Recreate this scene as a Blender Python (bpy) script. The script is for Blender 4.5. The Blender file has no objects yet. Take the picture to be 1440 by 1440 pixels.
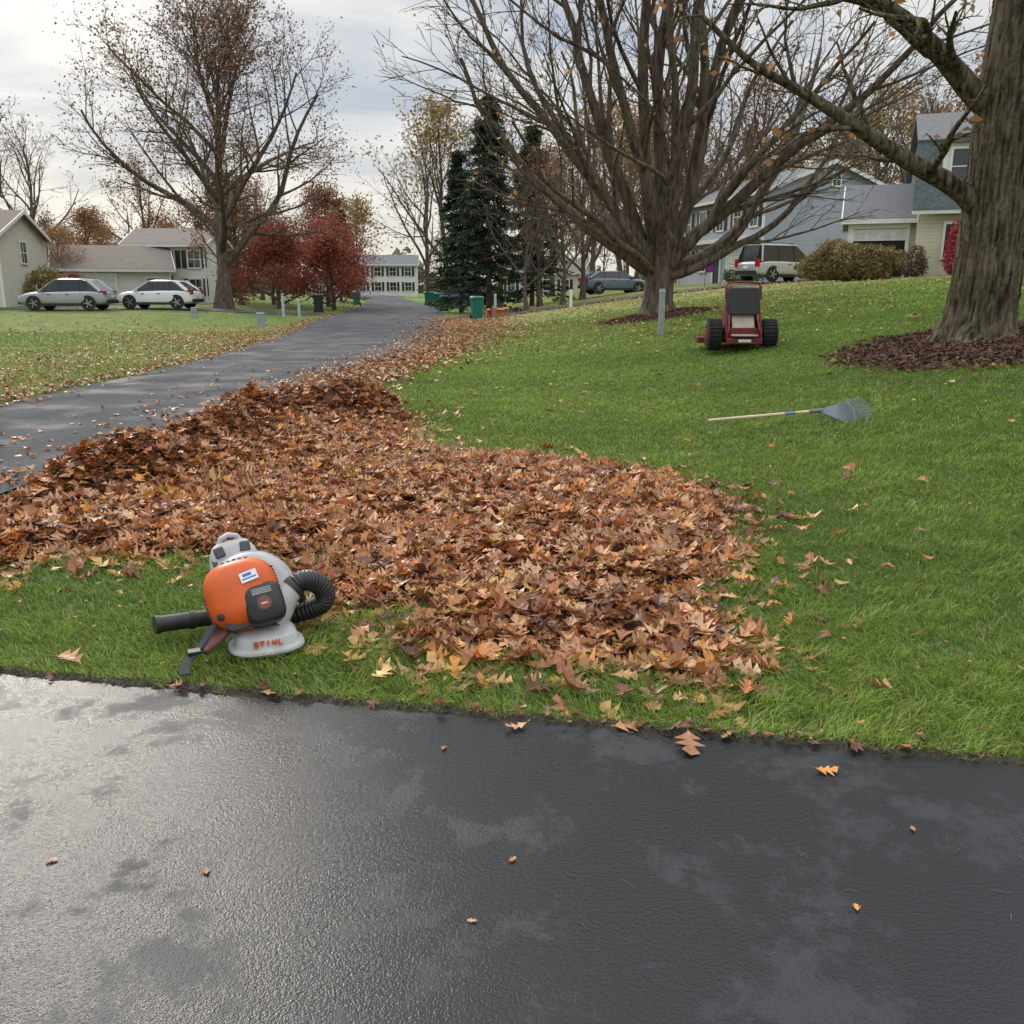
import bpy, math, random
import numpy as np
from mathutils import Vector, Matrix
rng=np.random.default_rng(7); random.seed(7)
scene=bpy.context.scene
R=math.radians
# ------------------------------------------------------------------ terrain
def sstep(t):
    t=np.clip(t,0,1); return t*t*(3-2*t)
def H(x,y):
    x=np.asarray(x,float); y=np.asarray(y,float)
    s=np.clip(y-22,0,10); yy=np.minimum(y,22)+(s-s*s/20)
    u=x+.2*yy-4.14
    r=.15*.7*np.logaddexp(0,u/.7)
    r=r/(1+(r/2.4)**3)**(1/3)
    r=r*sstep((y-2.2)/6.5)
    l=.45*sstep((-x-11)/10)*sstep((y-30)/30)
    return r+l
def h(x,y): return float(H(x,y))
# ------------------------------------------------------------------ materials
def newmat(name):
    m=bpy.data.materials.new(name); m.use_nodes=True
    return m,m.node_tree.nodes,m.node_tree.links,m.node_tree.nodes['Principled BSDF']
def mat(name,col,rough=.6,metal=0,var=.15,scale=5,bump=0,bscale=30,attr=False,stretch=(1,1,1),spec=.5,col2=None,bdist=.02,trans=0):
    m,N,L,b=newmat(name)
    if attr and not col2:
        a=N.new('ShaderNodeAttribute'); a.attribute_name='Col'; out=a.outputs['Color']
    else:
        tc=N.new('ShaderNodeTexCoord'); mp=N.new('ShaderNodeMapping'); mp.inputs['Scale'].default_value=stretch
        L.new(tc.outputs['Object'],mp.inputs['Vector'])
        nz=N.new('ShaderNodeTexNoise'); nz.inputs['Scale'].default_value=scale; nz.inputs['Detail'].default_value=5
        L.new(mp.outputs[0],nz.inputs['Vector'])
        mx=N.new('ShaderNodeMix'); mx.data_type='RGBA'
        rp=N.new('ShaderNodeMapRange'); rp.inputs[1].default_value=.35; rp.inputs[2].default_value=.65
        L.new(nz.outputs[0],rp.inputs[0]); L.new(rp.outputs[0],mx.inputs[0])
        c=col; c2=col2 or tuple(min(1,v*(1+var)) for v in c); c1=c if col2 else tuple(v*(1-var) for v in c)
        mx.inputs[6].default_value=(*c1,1); mx.inputs[7].default_value=(*c2,1)
        out=mx.outputs[2]
        if attr:
            a=N.new('ShaderNodeAttribute'); a.attribute_name='Col'
            mm=N.new('ShaderNodeMix'); mm.data_type='RGBA'; mm.blend_type='MULTIPLY'; mm.inputs[0].default_value=1
            L.new(out,mm.inputs[6]); L.new(a.outputs['Color'],mm.inputs[7]); out=mm.outputs[2]
    L.new(out,b.inputs['Base Color'])
    b.inputs['Roughness'].default_value=rough; b.inputs['Metallic'].default_value=metal
    b.inputs['Specular IOR Level'].default_value=spec
    if trans:
        tb=N.new('ShaderNodeBsdfTranslucent'); L.new(out,tb.inputs['Color']); ms=N.new('ShaderNodeMixShader'); ms.inputs[0].default_value=trans
        L.new(b.outputs[0],ms.inputs[1]); L.new(tb.outputs[0],ms.inputs[2]); L.new(ms.outputs[0],N['Material Output'].inputs['Surface'])
    if bump:
        n2=N.new('ShaderNodeTexNoise'); n2.inputs['Scale'].default_value=bscale; n2.inputs['Detail'].default_value=6
        L.new(mp.outputs[0],n2.inputs['Vector'])
        bp=N.new('ShaderNodeBump'); bp.inputs['Strength'].default_value=bump; bp.inputs['Distance'].default_value=bdist
        L.new(n2.outputs[0],bp.inputs['Height']); L.new(bp.outputs[0],b.inputs['Normal'])
    return m
def siding(name,col):
    m,N,L,b=newmat(name)
    tc=N.new('ShaderNodeTexCoord'); sp=N.new('ShaderNodeSeparateXYZ'); L.new(tc.outputs['Object'],sp.inputs[0])
    mu=N.new('ShaderNodeMath'); mu.operation='MULTIPLY'; mu.inputs[1].default_value=1/.16; L.new(sp.outputs[2],mu.inputs[0])
    fr=N.new('ShaderNodeMath'); fr.operation='FRACT'; L.new(mu.outputs[0],fr.inputs[0])
    bp=N.new('ShaderNodeBump'); bp.invert=True; bp.inputs['Strength'].default_value=1; bp.inputs['Distance'].default_value=.03
    L.new(fr.outputs[0],bp.inputs['Height']); L.new(bp.outputs[0],b.inputs['Normal'])
    nz=N.new('ShaderNodeTexNoise'); nz.inputs['Scale'].default_value=1.2; nz.inputs['Detail'].default_value=6; L.new(tc.outputs['Object'],nz.inputs['Vector'])
    mx=N.new('ShaderNodeMix'); mx.data_type='RGBA'; L.new(nz.outputs[0],mx.inputs[0])
    mx.inputs[6].default_value=(*[v*.8 for v in col],1); mx.inputs[7].default_value=(*[v*1.12 for v in col],1)
    L.new(mx.outputs[2],b.inputs['Base Color']); b.inputs['Roughness'].default_value=.65
    return m
def bark(name,c1,c2,zs=.18,scale=14,bump=1.0,dist=.03):
    return mat(name,c1,.9,0,col2=c2,scale=scale,bump=bump,bscale=scale*1.3,stretch=(1,1,zs),spec=.2,bdist=dist)
# ------------------------------------------------------------------ mesh utils
def mesh_np(name,V,groups,mats,col=None,smooth=False):
    me=bpy.data.meshes.new(name)
    V=np.ascontiguousarray(V,dtype=np.float32)
    me.vertices.add(len(V)); me.vertices.foreach_set('co',V.ravel())
    loops=np.concatenate([g[0].ravel() for g in groups]).astype(np.int32)
    tot=np.concatenate([np.full(len(g[0]),g[0].shape[1]) for g in groups])
    start=np.concatenate([[0],np.cumsum(tot)[:-1]]).astype(np.int32)
    mi=np.concatenate([np.full(len(g[0]),g[1]) if np.isscalar(g[1]) else g[1] for g in groups]).astype(np.int32)
    me.loops.add(len(loops)); me.loops.foreach_set('vertex_index',loops)
    me.polygons.add(len(start)); me.polygons.foreach_set('loop_start',start)
    me.polygons.foreach_set('material_index',mi)
    me.polygons.foreach_set('use_smooth',np.full(len(start),smooth))
    for m in mats: me.materials.append(m)
    me.update(calc_edges=True)
    if col is not None:
        a=me.color_attributes.new(name='Col',type='FLOAT_COLOR',domain='POINT')
        c=np.ones((len(V),4),np.float32); c[:,:3]=col; a.data.foreach_set('color',c.ravel())
    return me
def obj(name,me,parent=None,loc=(0,0,0),rz=0,sc=1):
    o=bpy.data.objects.new(name,me); scene.collection.objects.link(o)
    o.location=loc; o.rotation_euler=(0,0,rz); o.scale=(sc,sc,sc) if np.isscalar(sc) else sc
    if parent: o.parent=parent
    return o
def empty(name,loc=(0,0,0),rz=0):
    o=bpy.data.objects.new(name,None); scene.collection.objects.link(o); o.location=loc; o.rotation_euler=(0,0,rz); o.empty_display_size=.1
    return o
class MB:
    def __init__(s): s.V=[];s.F=[];s.M=[]
    def add(s,V,F,m=0):
        o=len(s.V); s.V+= [tuple(v) for v in V]; s.F+=[tuple(i+o for i in f) for f in F]; s.M+=[m]*len(F)
    def box(s,c,sz,m=0,rot=None,top=(1,1)):
        V=[]
        for z in (-.5,.5):
            k=(1,1) if z<0 else top
            for x,y in((-.5,-.5),(.5,-.5),(.5,.5),(-.5,.5)):
                v=Vector((x*sz[0]*k[0],y*sz[1]*k[1],z*sz[2]))
                if rot: v=rot@v
                V.append(v+Vector(c))
        s.add(V,[(3,2,1,0),(4,5,6,7),(0,1,5,4),(1,2,6,5),(2,3,7,6),(3,0,4,7)],m)
    def loft(s,rings,m=0,cap=True):
        n=len(rings[0]); V=[p for r in rings for p in r]; F=[]
        for i in range(len(rings)-1):
            for j in range(n):
                k=(j+1)%n; F.append((i*n+j,i*n+k,(i+1)*n+k,(i+1)*n+j))
        if cap: F.append(tuple(range(n))[::-1]); F.append(tuple((len(rings)-1)*n+j for j in range(n)))
        s.add(V,F,m)
    def tube(s,pts,rad,n=8,m=0):
        pts=[Vector(p) for p in pts]; rings=[]; u=None
        if np.isscalar(rad): rad=[rad]*len(pts)
        for i,p in enumerate(pts):
            t=(pts[min(i+1,len(pts)-1)]-pts[max(i-1,0)]).normalized()
            if u is None: u=t.cross(Vector((0,0,1)) if abs(t.z)<.9 else Vector((1,0,0))).normalized()
            else: u=(u-t*u.dot(t)).normalized()
            v=t.cross(u)
            rings.append([p+rad[i]*(math.cos(a)*u+math.sin(a)*v) for a in [2*math.pi*j/n for j in range(n)]])
        s.loft(rings,m)
    def lathe(s,prof,c,axis,n=32,m=0):
        a=Vector(axis).normalized(); u=a.cross(Vector((0,0,1)) if abs(a.z)<.9 else Vector((1,0,0))).normalized(); v=a.cross(u); c=Vector(c)
        s.loft([[c+a*d+r*(math.cos(t)*u+math.sin(t)*v) for t in [2*math.pi*j/n for j in range(n)]] for r,d in prof],m)
    def build(s,name,mats,parent=None,loc=(0,0,0),rz=0,bevel=0,smooth=True,sub=0,ang=35):
        me=bpy.data.meshes.new(name); me.from_pydata(s.V,[],s.F)
        for m in mats: me.materials.append(m)
        me.polygons.foreach_set('material_index',s.M)
        import bmesh
        bm=bmesh.new(); bm.from_mesh(me); bmesh.ops.recalc_face_normals(bm,faces=bm.faces); bm.to_mesh(me); bm.free()
        me.polygons.foreach_set('use_smooth',[smooth]*len(me.polygons))
        if smooth and not sub:
            try: me.set_sharp_from_angle(angle=R(ang))
            except Exception: pass
        o=obj(name,me,parent,loc,rz)
        if bevel:
            b=o.modifiers.new('b','BEVEL'); b.width=bevel; b.segments=2; b.limit_method='ANGLE'; b.angle_limit=R(40)
        if sub:
            b=o.modifiers.new('s','SUBSURF'); b.levels=sub; b.render_levels=sub
        return o
def sring(plane,c,a,b,off,n=32,e=4):
    out=[]
    for j in range(n):
        t=2*math.pi*j/n; x=math.copysign(abs(math.cos(t))**(2/e),math.cos(t))*a; y=math.copysign(abs(math.sin(t))**(2/e),math.sin(t))*b
        if plane=='xz': out.append(Vector((c[0]+x,c[1]+off,c[2]+y)))
        elif plane=='xy': out.append(Vector((c[0]+x,c[1]+y,c[2]+off)))
    return out
def tubes(paths,sides):
    Vs=[];Qs=[];o=0; by={}
    for P,r in paths: by.setdefault(len(P),[]).append((P,r))
    for n,lst in by.items():
        P=np.array([a for a,_ in lst],float); Rr=np.array([b for _,b in lst],float)
        T=np.gradient(P,axis=1); T/=np.linalg.norm(T,axis=2,keepdims=True)+1e-9
        tm=np.abs(T[:,:,2]).mean(1); ref=np.where((tm>.75)[:,None],[[1.,0,0]],[[0,0,1.]])[:,None,:]
        u=np.cross(T,np.broadcast_to(ref,T.shape)); u/=np.linalg.norm(u,axis=2,keepdims=True)+1e-9
        v=np.cross(T,u); a=np.arange(sides)*2*np.pi/sides
        ring=P[:,:,None]+Rr[:,:,None,None]*(np.cos(a)[None,None,:,None]*u[:,:,None]+np.sin(a)[None,None,:,None]*v[:,:,None])
        m=len(lst); idx=np.arange(m*n*sides).reshape(m,n,sides)+o
        k=np.roll(idx,-1,axis=2)
        Qs.append(np.stack([idx[:,:-1],k[:,:-1],k[:,1:],idx[:,1:]],-1).reshape(-1,4)); Vs.append(ring.reshape(-1,3)); o+=m*n*sides
    return np.concatenate(Vs),np.concatenate(Qs)
# ------------------------------------------------------------------ trees
def rv(rd): return Vector((rd.gauss(0,1),rd.gauss(0,1),rd.gauss(0,1)))
def grow(seed,stems,nch,ratio=.6,wander=.12,trop=(.05,.05,.03,0),ang=(30,60),maxl=3,rmin=.006,tips=None,paths=None,rrat=.55,start=.25,segs=(10,8,6,4)):
    rd=random.Random(seed); paths=[[] for _ in range(maxl+1)] if paths is None else paths; tips=[] if tips is None else tips
    def br(p,d,L,r,lv,fixed=None):
        n=segs[min(lv,len(segs)-1)]
        if fixed:
            pts=fixed[0]; rad=fixed[1]; n=len(pts)-1
        else:
            pts=[p.copy()]; d=d.normalized(); rad=[r]
            for i in range(n):
                d=(d+rv(rd)*wander+Vector((0,0,trop[min(lv,3)]))).normalized(); p=p+d*(L/n); pts.append(p.copy())
                rad.append(max(rmin*.7,r*(1-.75*(i+1)/n)))
        paths[lv].append(([tuple(q) for q in pts],rad))
        if lv>=maxl: tips.append(pts[-1]); tips.append(pts[len(pts)//2]); return
        c=nch[lv]
        for k in range(c):
            t=start+(1-start)*(k+rd.random())/c; f=t*n; i=min(int(f),n-1); q=pts[i].lerp(pts[i+1],f-i)
            dd=(pts[i+1]-pts[i]).normalized(); rr=rad[i]+(rad[i+1]-rad[i])*(f-i)
            a=R(rd.uniform(*ang)); ax=dd.cross(rv(rd)).normalized()
            nd=Matrix.Rotation(a,3,ax)@dd
            if nd.z<-.2: nd.z*=.3
            br(q,nd,L*ratio*(1.1-.5*t)*rd.uniform(.7,1.2),max(rmin,rr*rrat),lv+1)
    for st in stems:
        if isinstance(st,dict): br(None,None,st['L'],None,st.get('lv',0),(st['pts'],st['rad']))
        else: br(Vector(st[0]),Vector(st[1]),st[2],st[3],0)
    return paths,tips
def leafquads(tips,count,size,spread,seed,palette):
    g=np.random.default_rng(seed); T=np.array([tuple(t) for t in tips]); c=T[g.integers(0,len(T),count)]+g.normal(0,spread,(count,3))
    a=g.normal(size=(count,3)); a/=np.linalg.norm(a,axis=1,keepdims=True); b=np.cross(a,g.normal(size=(count,3))); b/=np.linalg.norm(b,axis=1,keepdims=True)
    s=(size*g.uniform(.6,1.4,count))[:,None]
    V=np.stack([c-a*s*.6,c+b*s*.4,c+a*s*.6,c-b*s*.4],1).reshape(-1,3)
    Q=np.arange(count*4).reshape(-1,4)
    pal=np.array(palette); col=pal[g.integers(0,len(pal),count)]*g.uniform(.6,1.35,(count,1))
    return V,Q,np.repeat(col,4,0)
def tree_arrays(paths,tips,leaves=0,lsize=.1,spread=.2,pal=((.3,.12,.03),),seed=1,sides=(12,7,4,3)):
    Vs=[];G=[];C=[];o=0
    for lv,ps in enumerate(paths):
        if not ps: continue
        V,Q=tubes(ps,sides[min(lv,3)]); Vs.append(V); G.append((Q+o,0)); o+=len(V); C.append(np.full((len(V),3),1.))
    if leaves:
        V,Q,c=leafquads(tips,leaves,lsize,spread,seed,pal); Vs.append(V);G.append((Q+o,1)); C.append(c)
    return np.concatenate(Vs),G,np.concatenate(C)
bark_grey=bark('bark_grey_brown',(.06,.044,.034),(.18,.14,.11),scale=9)
bark_dark=mat('bark_dark',(.115,.09,.075),.9,var=.3,scale=3,spec=.2)
bark_oak=bark('bark_furrowed',(.028,.024,.014),(.20,.165,.11),zs=.14,scale=17,bump=1,dist=.07)
leafm=mat('foliage_leaf',(1,1,1),.65,var=.1,attr=True,trans=.3)
def tree_obj(name,arr,bk,loc,rz=0,sc=1,mesh=None):
    if mesh is None: mesh=mesh_np(name,arr[0],arr[1],[bk,leafm],arr[2],smooth=True)
    return obj(name,mesh,None,loc,rz,sc),mesh
RUST=((.28,.12,.05),(.34,.16,.07),(.22,.10,.05)); YEL=((.42,.29,.10),(.36,.22,.09),(.30,.22,.10)); ORG=((.42,.20,.07),(.36,.18,.08),(.34,.22,.10)); RED=((.33,.075,.045),(.38,.12,.06),(.22,.06,.04)); BRN=((.22,.14,.08),(.27,.16,.09),(.17,.11,.07))

def centre_tree():
    X,Y=4.31,26.9; z=h(X,Y)
    paths=[[],[],[],[]]; tips=[]
    tr=[Vector((X,Y,z-.2)),Vector((X,Y,z+.12)),Vector((X-.02,Y,z+.5)),Vector((X,Y,z+1.0)),Vector((X+.03,Y,z+1.5)),Vector((X,Y,z+2.1)),Vector((X+.03,Y,z+2.9))]
    paths[0].append(([tuple(p) for p in tr],[.78,.56,.44,.42,.47,.46,.2]))
    rd=random.Random(5); stems=[]
    spec=[(180,60,8.5,.18,1.15),(200,47,9.5,.18,1.4),(165,38,10.5,.2,1.5),(215,26,11,.18,1.7),(185,16,12,.2,1.9),(0,66,9.0,.21,1.15),(-15,52,9.5,.2,1.4),(20,38,10.5,.2,1.6),(5,24,11.5,.2,1.8),(-20,12,12,.2,2.0),(90,35,10,.16,1.6),(-90,38,9,.16,1.5),(130,50,8.5,.14,1.3),(-130,52,8.5,.14,1.3),(50,50,9,.14,1.4),(-50,55,8,.14,1.25),(240,68,7,.12,1.2),(-35,70,8,.13,1.1),(110,10,12.5,.18,2.1)]
    for az,ti,L,r,z0 in spec:
        a=R(az+rd.uniform(-10,10)); t=R(ti)
        stems.append(((X+.15*math.cos(a),Y+.15*math.sin(a),z+z0),(math.sin(t)*math.cos(a),math.sin(t)*math.sin(a),math.cos(t)),L,r))
    grow(11,stems,(8,6,5),ratio=.5,wander=.10,trop=(.06,.04,.03,.0),ang=(18,45),rmin=.009,paths=paths,tips=tips,rrat=.5,start=.2,segs=(14,8,5,4))
    arr=tree_arrays(paths,tips,700,.11,.15,ORG,3,(14,6,4,3))
    tree_obj('maple_tree',arr,bark_grey,(0,0,0))
centre_tree()
def oak():
    X,Y=6.78,13.16; z=h(X,Y)
    g=np.random.default_rng(3)
    ns,nr=180,160; zz=np.linspace(-.25,5.8,nr); a=np.arange(ns)*2*np.pi/ns
    A,Z=np.meshgrid(a,zz)
    rad=.425+.24*np.exp(-np.clip(Z,0,9)/.22)*(1+.4*np.sin(5*A+.6))+.05*np.exp(-((Z-3.2)/1.2)**2)+.03*np.exp(-((Z-.9)/.25)**2)*np.cos(A+1.9)
    ph=1.5*np.sin(Z*1.3)+.8*np.sin(Z*3.1+2*A)
    rad+= .014*np.abs(np.sin(11*A+ph))+.016*np.abs(np.sin(23*A-1.3*ph+Z+.6*np.sin(Z*7)))+.025*np.sin(3*A+Z*.8)+.007*g.normal(size=A.shape)
    cx=X+.03*Z; V=np.stack([cx+rad*np.cos(A),Y+rad*np.sin(A),z+Z],-1).reshape(-1,3)
    idx=np.arange(nr*ns).reshape(nr,ns); k=np.roll(idx,-1,1); Q=np.stack([idx[:-1],k[:-1],k[1:],idx[1:]],-1).reshape(-1,4)
    paths=[[],[],[],[]]; tips=[]
    def dense(pts,r0,r1,n=16):
        P=[Vector(p) for p in pts]; out=[]; m=len(P)-1
        for i in range(n+1):
            f=i/n*m; j=min(int(f),m-1); t=f-j
            p0=P[max(j-1,0)];p1=P[j];p2=P[j+1];p3=P[min(j+2,m)]
            out.append(.5*((2*p1)+(p2-p0)*t+(2*p0-5*p1+4*p2-p3)*t*t+(3*p1-p0-3*p2+p3)*t**3))
        rr=[r0+(r1-r0)*(i/n)**.8 for i in range(n+1)]; rr[0]*=1.35
        return out,rr
    st=[]
    def lim(pts,r0,r1,L): 
        p,r=dense(pts,r0,r1); st.append(dict(pts=p,rad=r,L=L))
    lim([(6.75,Y,2.5),(6.2,Y-.05,2.95),(5.55,Y-.1,3.25),(5.0,Y-.2,3.52),(4.3,Y-.4,3.86),(3.7,Y-.5,4.15),(3.1,Y-.7,4.38),(2.3,Y-.9,4.95)],.17,.03,5.2)
    lim([(6.95,Y,3.7),(6.3,Y-.05,4.15),(5.9,Y-.1,4.5),(5.4,Y-.2,4.86),(4.8,Y-.4,5.15),(3.9,Y-.6,5.28),(2.9,Y-.7,5.45),(1.6,Y-.8,5.5)],.2,.03,6)
    lim([(7.0,Y,4.6),(6.9,Y+.3,5.6),(6.3,Y+.8,6.8),(5.3,Y+1.4,8.2),(4.3,Y+2,9.6)],.26,.05,6)
    lim([(7.0,Y,4.9),(7.3,Y-.2,6.2),(7.1,Y-.6,7.8),(7.3,Y-1,9.6),(7,Y-1,12)],.34,.05,7)
    lim([(7.1,Y,4.2),(7.9,Y+.2,5.1),(9,Y+.3,6.2),(10.6,Y+.4,7.6)],.26,.05,6)
    lim([(7.0,Y,3.3),(7.9,Y-.3,3.9),(9,Y-.7,4.5),(10.5,Y-1.2,5.1)],.18,.04,5)
    lim([(7,Y,4.6),(6.6,Y-.9,5.6),(5.9,Y-2.2,6.7),(4.7,Y-3.4,7.6)],.2,.04,5)
    grow(21,st,(9,6,5),ratio=.34,wander=.13,trop=(0,.01,0,-.01),ang=(30,65),rmin=.006,paths=paths,tips=tips,rrat=.5,start=.22,segs=(14,7,5,4))
    V2,G,C=tree_arrays(paths,tips,420,.11,.1,ORG,5,(14,7,5,4))
    o=len(V)
    Vt=np.concatenate([V,V2]); G=[(Q,0)]+[(q+o,m) for q,m in G]; C=np.concatenate([np.ones((o,3)),C])
    tree_obj('oak_tree',(Vt,G,C),bark_oak,(0,0,0))
oak()
def upright(seed,Ht,r,nst,nch,leaves,ls,pal,spread=.35,ang=(25,55),sides=(8,5,3,3),tilt=(15,50),segs=(9,6,4,3),rmin=.012,lowfrac=.18,trunkfrac=.85,wander=.1,lf=(.52,.16),ratio=.5):
    rd=random.Random(seed); paths=[[],[],[],[]]; tips=[]
    n=12; tp=[];p=Vector((0,0,-.3)); 
    for i in range(n+1):
        tp.append(p.copy()); p=p+Vector((rd.uniform(-.02,.02)*Ht*.5,rd.uniform(-.02,.02)*Ht*.5,Ht*trunkfrac/n))
    rr=[r*(1-.85*(i/n)**.8) for i in range(n+1)]; rr[0]=r*1.5; rr[1]=r*1.05
    paths[0].append(([tuple(q) for q in tp],rr)); st=[]
    for k in range(nst):
        f=lowfrac+(1-lowfrac)*(k+.5)/nst; q=tp[min(n,int(f*n))].lerp(tp[min(n,int(f*n)+1)],f*n-int(f*n)); az=k*2.4+rd.uniform(-.4,.4)
        t=R(tilt[1]+(tilt[0]-tilt[1])*f+rd.uniform(-8,8)); L=Ht*(lf[0]*(1-f)+lf[1])*rd.uniform(.85,1.15)
        st.append((q,(math.sin(t)*math.cos(az),math.sin(t)*math.sin(az),math.cos(t)),L,r*(.46*(1-f)+.12)))
    grow(seed+1,st,nch,ratio=ratio,wander=wander,trop=(.035,.04,.02,0),ang=ang,rmin=rmin,paths=paths,tips=tips,rrat=.55,start=.2,segs=segs)
    return tree_arrays(paths,tips,leaves,ls,spread,pal,seed,sides)
a=upright(35,17.2,.5,22,(9,6,5),15000,.125,RUST+BRN,.45,tilt=(30,64),ang=(25,60),segs=(10,6,4,3),rmin=.014,sides=(12,6,4,3),wander=.09,lf=(.46,.26),lowfrac=.16)
tree_obj('sycamore_tree',a,bark_grey,(-18.0,57,h(-18.0,57)))
protos={}
protos['bare']=upright(41,15,.28,13,(6,5,3),300,.15,BRN,.3)
protos['bare2']=upright(43,16,.3,14,(6,4,3),1500,.2,RUST,.4)
protos['yellow']=upright(45,15,.28,13,(6,4,3),3200,.2,YEL,.5)
protos['orange']=upright(47,14,.28,13,(6,4,3),4200,.2,ORG,.5)
protos['rust']=upright(49,13,.26,13,(6,4,3),6500,.19,RUST,.5,lowfrac=.1)
protos['red']=upright(51,4.2,.13,12,(6,5,3),9000,.10,RED,.3,tilt=(35,80),lowfrac=.12,rmin=.008)
meshes={}
def put(kind,name,x,y,s=1,rz=None,bk=None):
    rz=random.uniform(0,6.28) if rz is None else rz
    if kind not in meshes:
        o,meshes[kind]=tree_obj(name,protos[kind],bk or bark_dark,(x,y,h(x,y)),rz,s)
    else: o=obj(name,meshes[kind],None,(x,y,h(x,y)),rz,s)
    return o
put('bare','bare_tree',-42,82,1.05); put('bare','bare_tree',-40,70,1.1); put('bare2','bare_tree',-38,95,.9)
put('rust','autumn_tree',-19.5,66,.7); put('rust','autumn_tree',-36,78,.6); put('bare2','bare_tree',-24,88,.7); put('rust','autumn_tree',-16.5,84,.8); put('bare2','bare_tree',-30,100,.7)
put('red','crabapple_tree',-15.9,62.5,1.3); put('red','crabapple_tree',-12.9,66,1.3); put('red','crabapple_tree',-18.2,70,1.4); put('red','crabapple_tree',-14.6,73,1.6)
put('orange','autumn_tree',-32.5,66,.38); put('red','crabapple_tree',-29,60.5,.5)
put('yellow','autumn_tree',-5.2,74,1.05); put('bare','bare_tree',-7.8,86,1.05); put('bare','bare_tree',-1.0,70,1.0)
put('bare2','bare_tree',1.8,58,.6); put('bare','bare_tree',3.0,54,.55); put('bare','bare_tree',4.6,60,.7);put('bare2','bare_tree',6.5,72,.9); put('bare','bare_tree',.8,52,.5)
put('yellow','autumn_tree',10,84,1.1); put('bare','bare_tree',16,86,1.15); put('bare2','bare_tree',22,82,1.15); put('bare','bare_tree',27,76,1.1); put('yellow','autumn_tree',32,84,1.1)
put('orange','autumn_tree',36,70,1.15); put('bare','bare_tree',29,66,.95); put('bare','bare_tree',38,62,1.1); put('bare2','bare_tree',12,78,1.0); put('bare','bare_tree',19,98,1.3); put('orange','autumn_tree',4,92,1.0)
put('yellow','autumn_tree',42,76,1.2)
def distant():
    src=[upright(61+i,14,.25,10,(5,4,2),(0,1500,2000,1500)[i],.3,(BRN,RUST,YEL,BRN)[i],.6,sides=(4,3,3,3),segs=(5,3,2,2),rmin=.03) for i in range(4)]
    Vs=[];G=[];C=[];o=0; g=np.random.default_rng(9)
    pos=[]
    for i in range(42):
        d=g.uniform(120,200); az=R(-36+48*(i+g.random())/42); pos.append((d*math.sin(az),d*math.cos(az),g.uniform(.65,.95)))
    for i in range(24):
        d=g.uniform(95,140); az=R(3+35*(i+g.random())/24); pos.append((d*math.sin(az),d*math.cos(az),g.uniform(1.0,1.3)))
    for x,y,s in pos:
        if -.16<x/y<-.085: continue
        V,gr,c=src[g.integers(0,4)]; t=g.uniform(0,6.28); M=np.array([[math.cos(t),-math.sin(t),0],[math.sin(t),math.cos(t),0],[0,0,1]])*s
        Vs.append(V@M.T+np.array([x,y,h(x,y)])); G+=[(q+o,m) for q,m in gr]; C.append(c); o+=len(V)
    n=14000; az=g.uniform(-.75,.75,n); d=g.uniform(205,230,n); z=g.uniform(0,1,n)**1.5*(6+2.5*np.sin(az*40)+2*np.sin(az*93))
    c=np.stack([d*np.sin(az),d*np.cos(az),z],1); a=g.normal(size=(n,3)); b=g.normal(size=(n,3)); a/=np.linalg.norm(a,axis=1)[:,None]; b/=np.linalg.norm(b,axis=1)[:,None]
    Vs.append(np.stack([c-a,c+b,c+a,c-b],1).reshape(-1,3)); G.append((np.arange(4*n).reshape(-1,4)+o,1)); pal=np.array([(.2,.16,.13),(.24,.17,.12),(.14,.13,.11)])
    C.append(np.repeat(pal[g.integers(0,3,n)]*g.uniform(.7,1.3,(n,1)),4,0))
    me=mesh_np('distant_trees',np.concatenate(Vs),G,[bark_dark,leafm],np.concatenate(C)); obj('distant_trees',me)
distant()
def spruce(seed,Ht,W,n):
    g=np.random.default_rng(seed); nb=int(Ht*20)
    f=g.uniform(0.03,1,nb)**.8; az=g.uniform(0,6.28,nb); L=W*(1-f)**.8*g.uniform(.5,1.15,nb)+.15
    k=n//nb; t=g.uniform(.1,1,(nb,k)); r=L[:,None]*t; z=f[:,None]*Ht-.28*r+.12*r*r/W+g.normal(0,.07,(nb,k))
    x=r*np.cos(az)[:,None]+g.normal(0,.16,(nb,k)); y=r*np.sin(az)[:,None]+g.normal(0,.16,(nb,k)); c=np.stack([x,y,z],-1).reshape(-1,3); m=len(c)
    d=np.stack([np.cos(az)[:,None]+g.normal(0,.5,(nb,k)),np.sin(az)[:,None]+g.normal(0,.5,(nb,k)),g.normal(-.4,.3,(nb,k))],-1).reshape(-1,3); d/=np.linalg.norm(d,axis=1)[:,None]
    s=np.cross(d,g.normal(size=(m,3))); s/=np.linalg.norm(s,axis=1)[:,None]; l=g.uniform(.12,.3,m)[:,None]
    V=np.stack([c-s*l*.22,c+s*l*.22,c+d*l+s*l*.05,c+d*l-s*l*.05],1).reshape(-1,3); Q=np.arange(4*m).reshape(-1,4)
    col=np.repeat(np.array([.024,.04,.018])*g.uniform(.5,1.7,(m,1)),4,0)
    Vt,Qt=tubes([([(0,0,-.2),(0,0,Ht*.5),(0,0,Ht)],[.2,.12,.02])],8)
    return np.concatenate([V,Vt]),[(Q,1),(Qt+len(V),0)],np.concatenate([col,np.ones((len(Vt),3))])
sp=spruce(1,12.3,3.3,26000); o,msp=tree_obj('spruce_tree',sp,bark_dark,(-1.4,56,h(-1.4,56)))
obj('spruce_tree',msp,None,(-3.4,61,h(-3.4,61)),2,.82); obj('spruce_tree',msp,None,(1.4,64,h(1.4,64)),1,.95); obj('spruce_tree',msp,None,(-27,80,.4),1,.55)
obj('spruce_tree',msp,None,(-24.5,80,.4),3,.6); obj('spruce_tree',msp,None,(-17.2,92,.2),4,.8)
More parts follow.
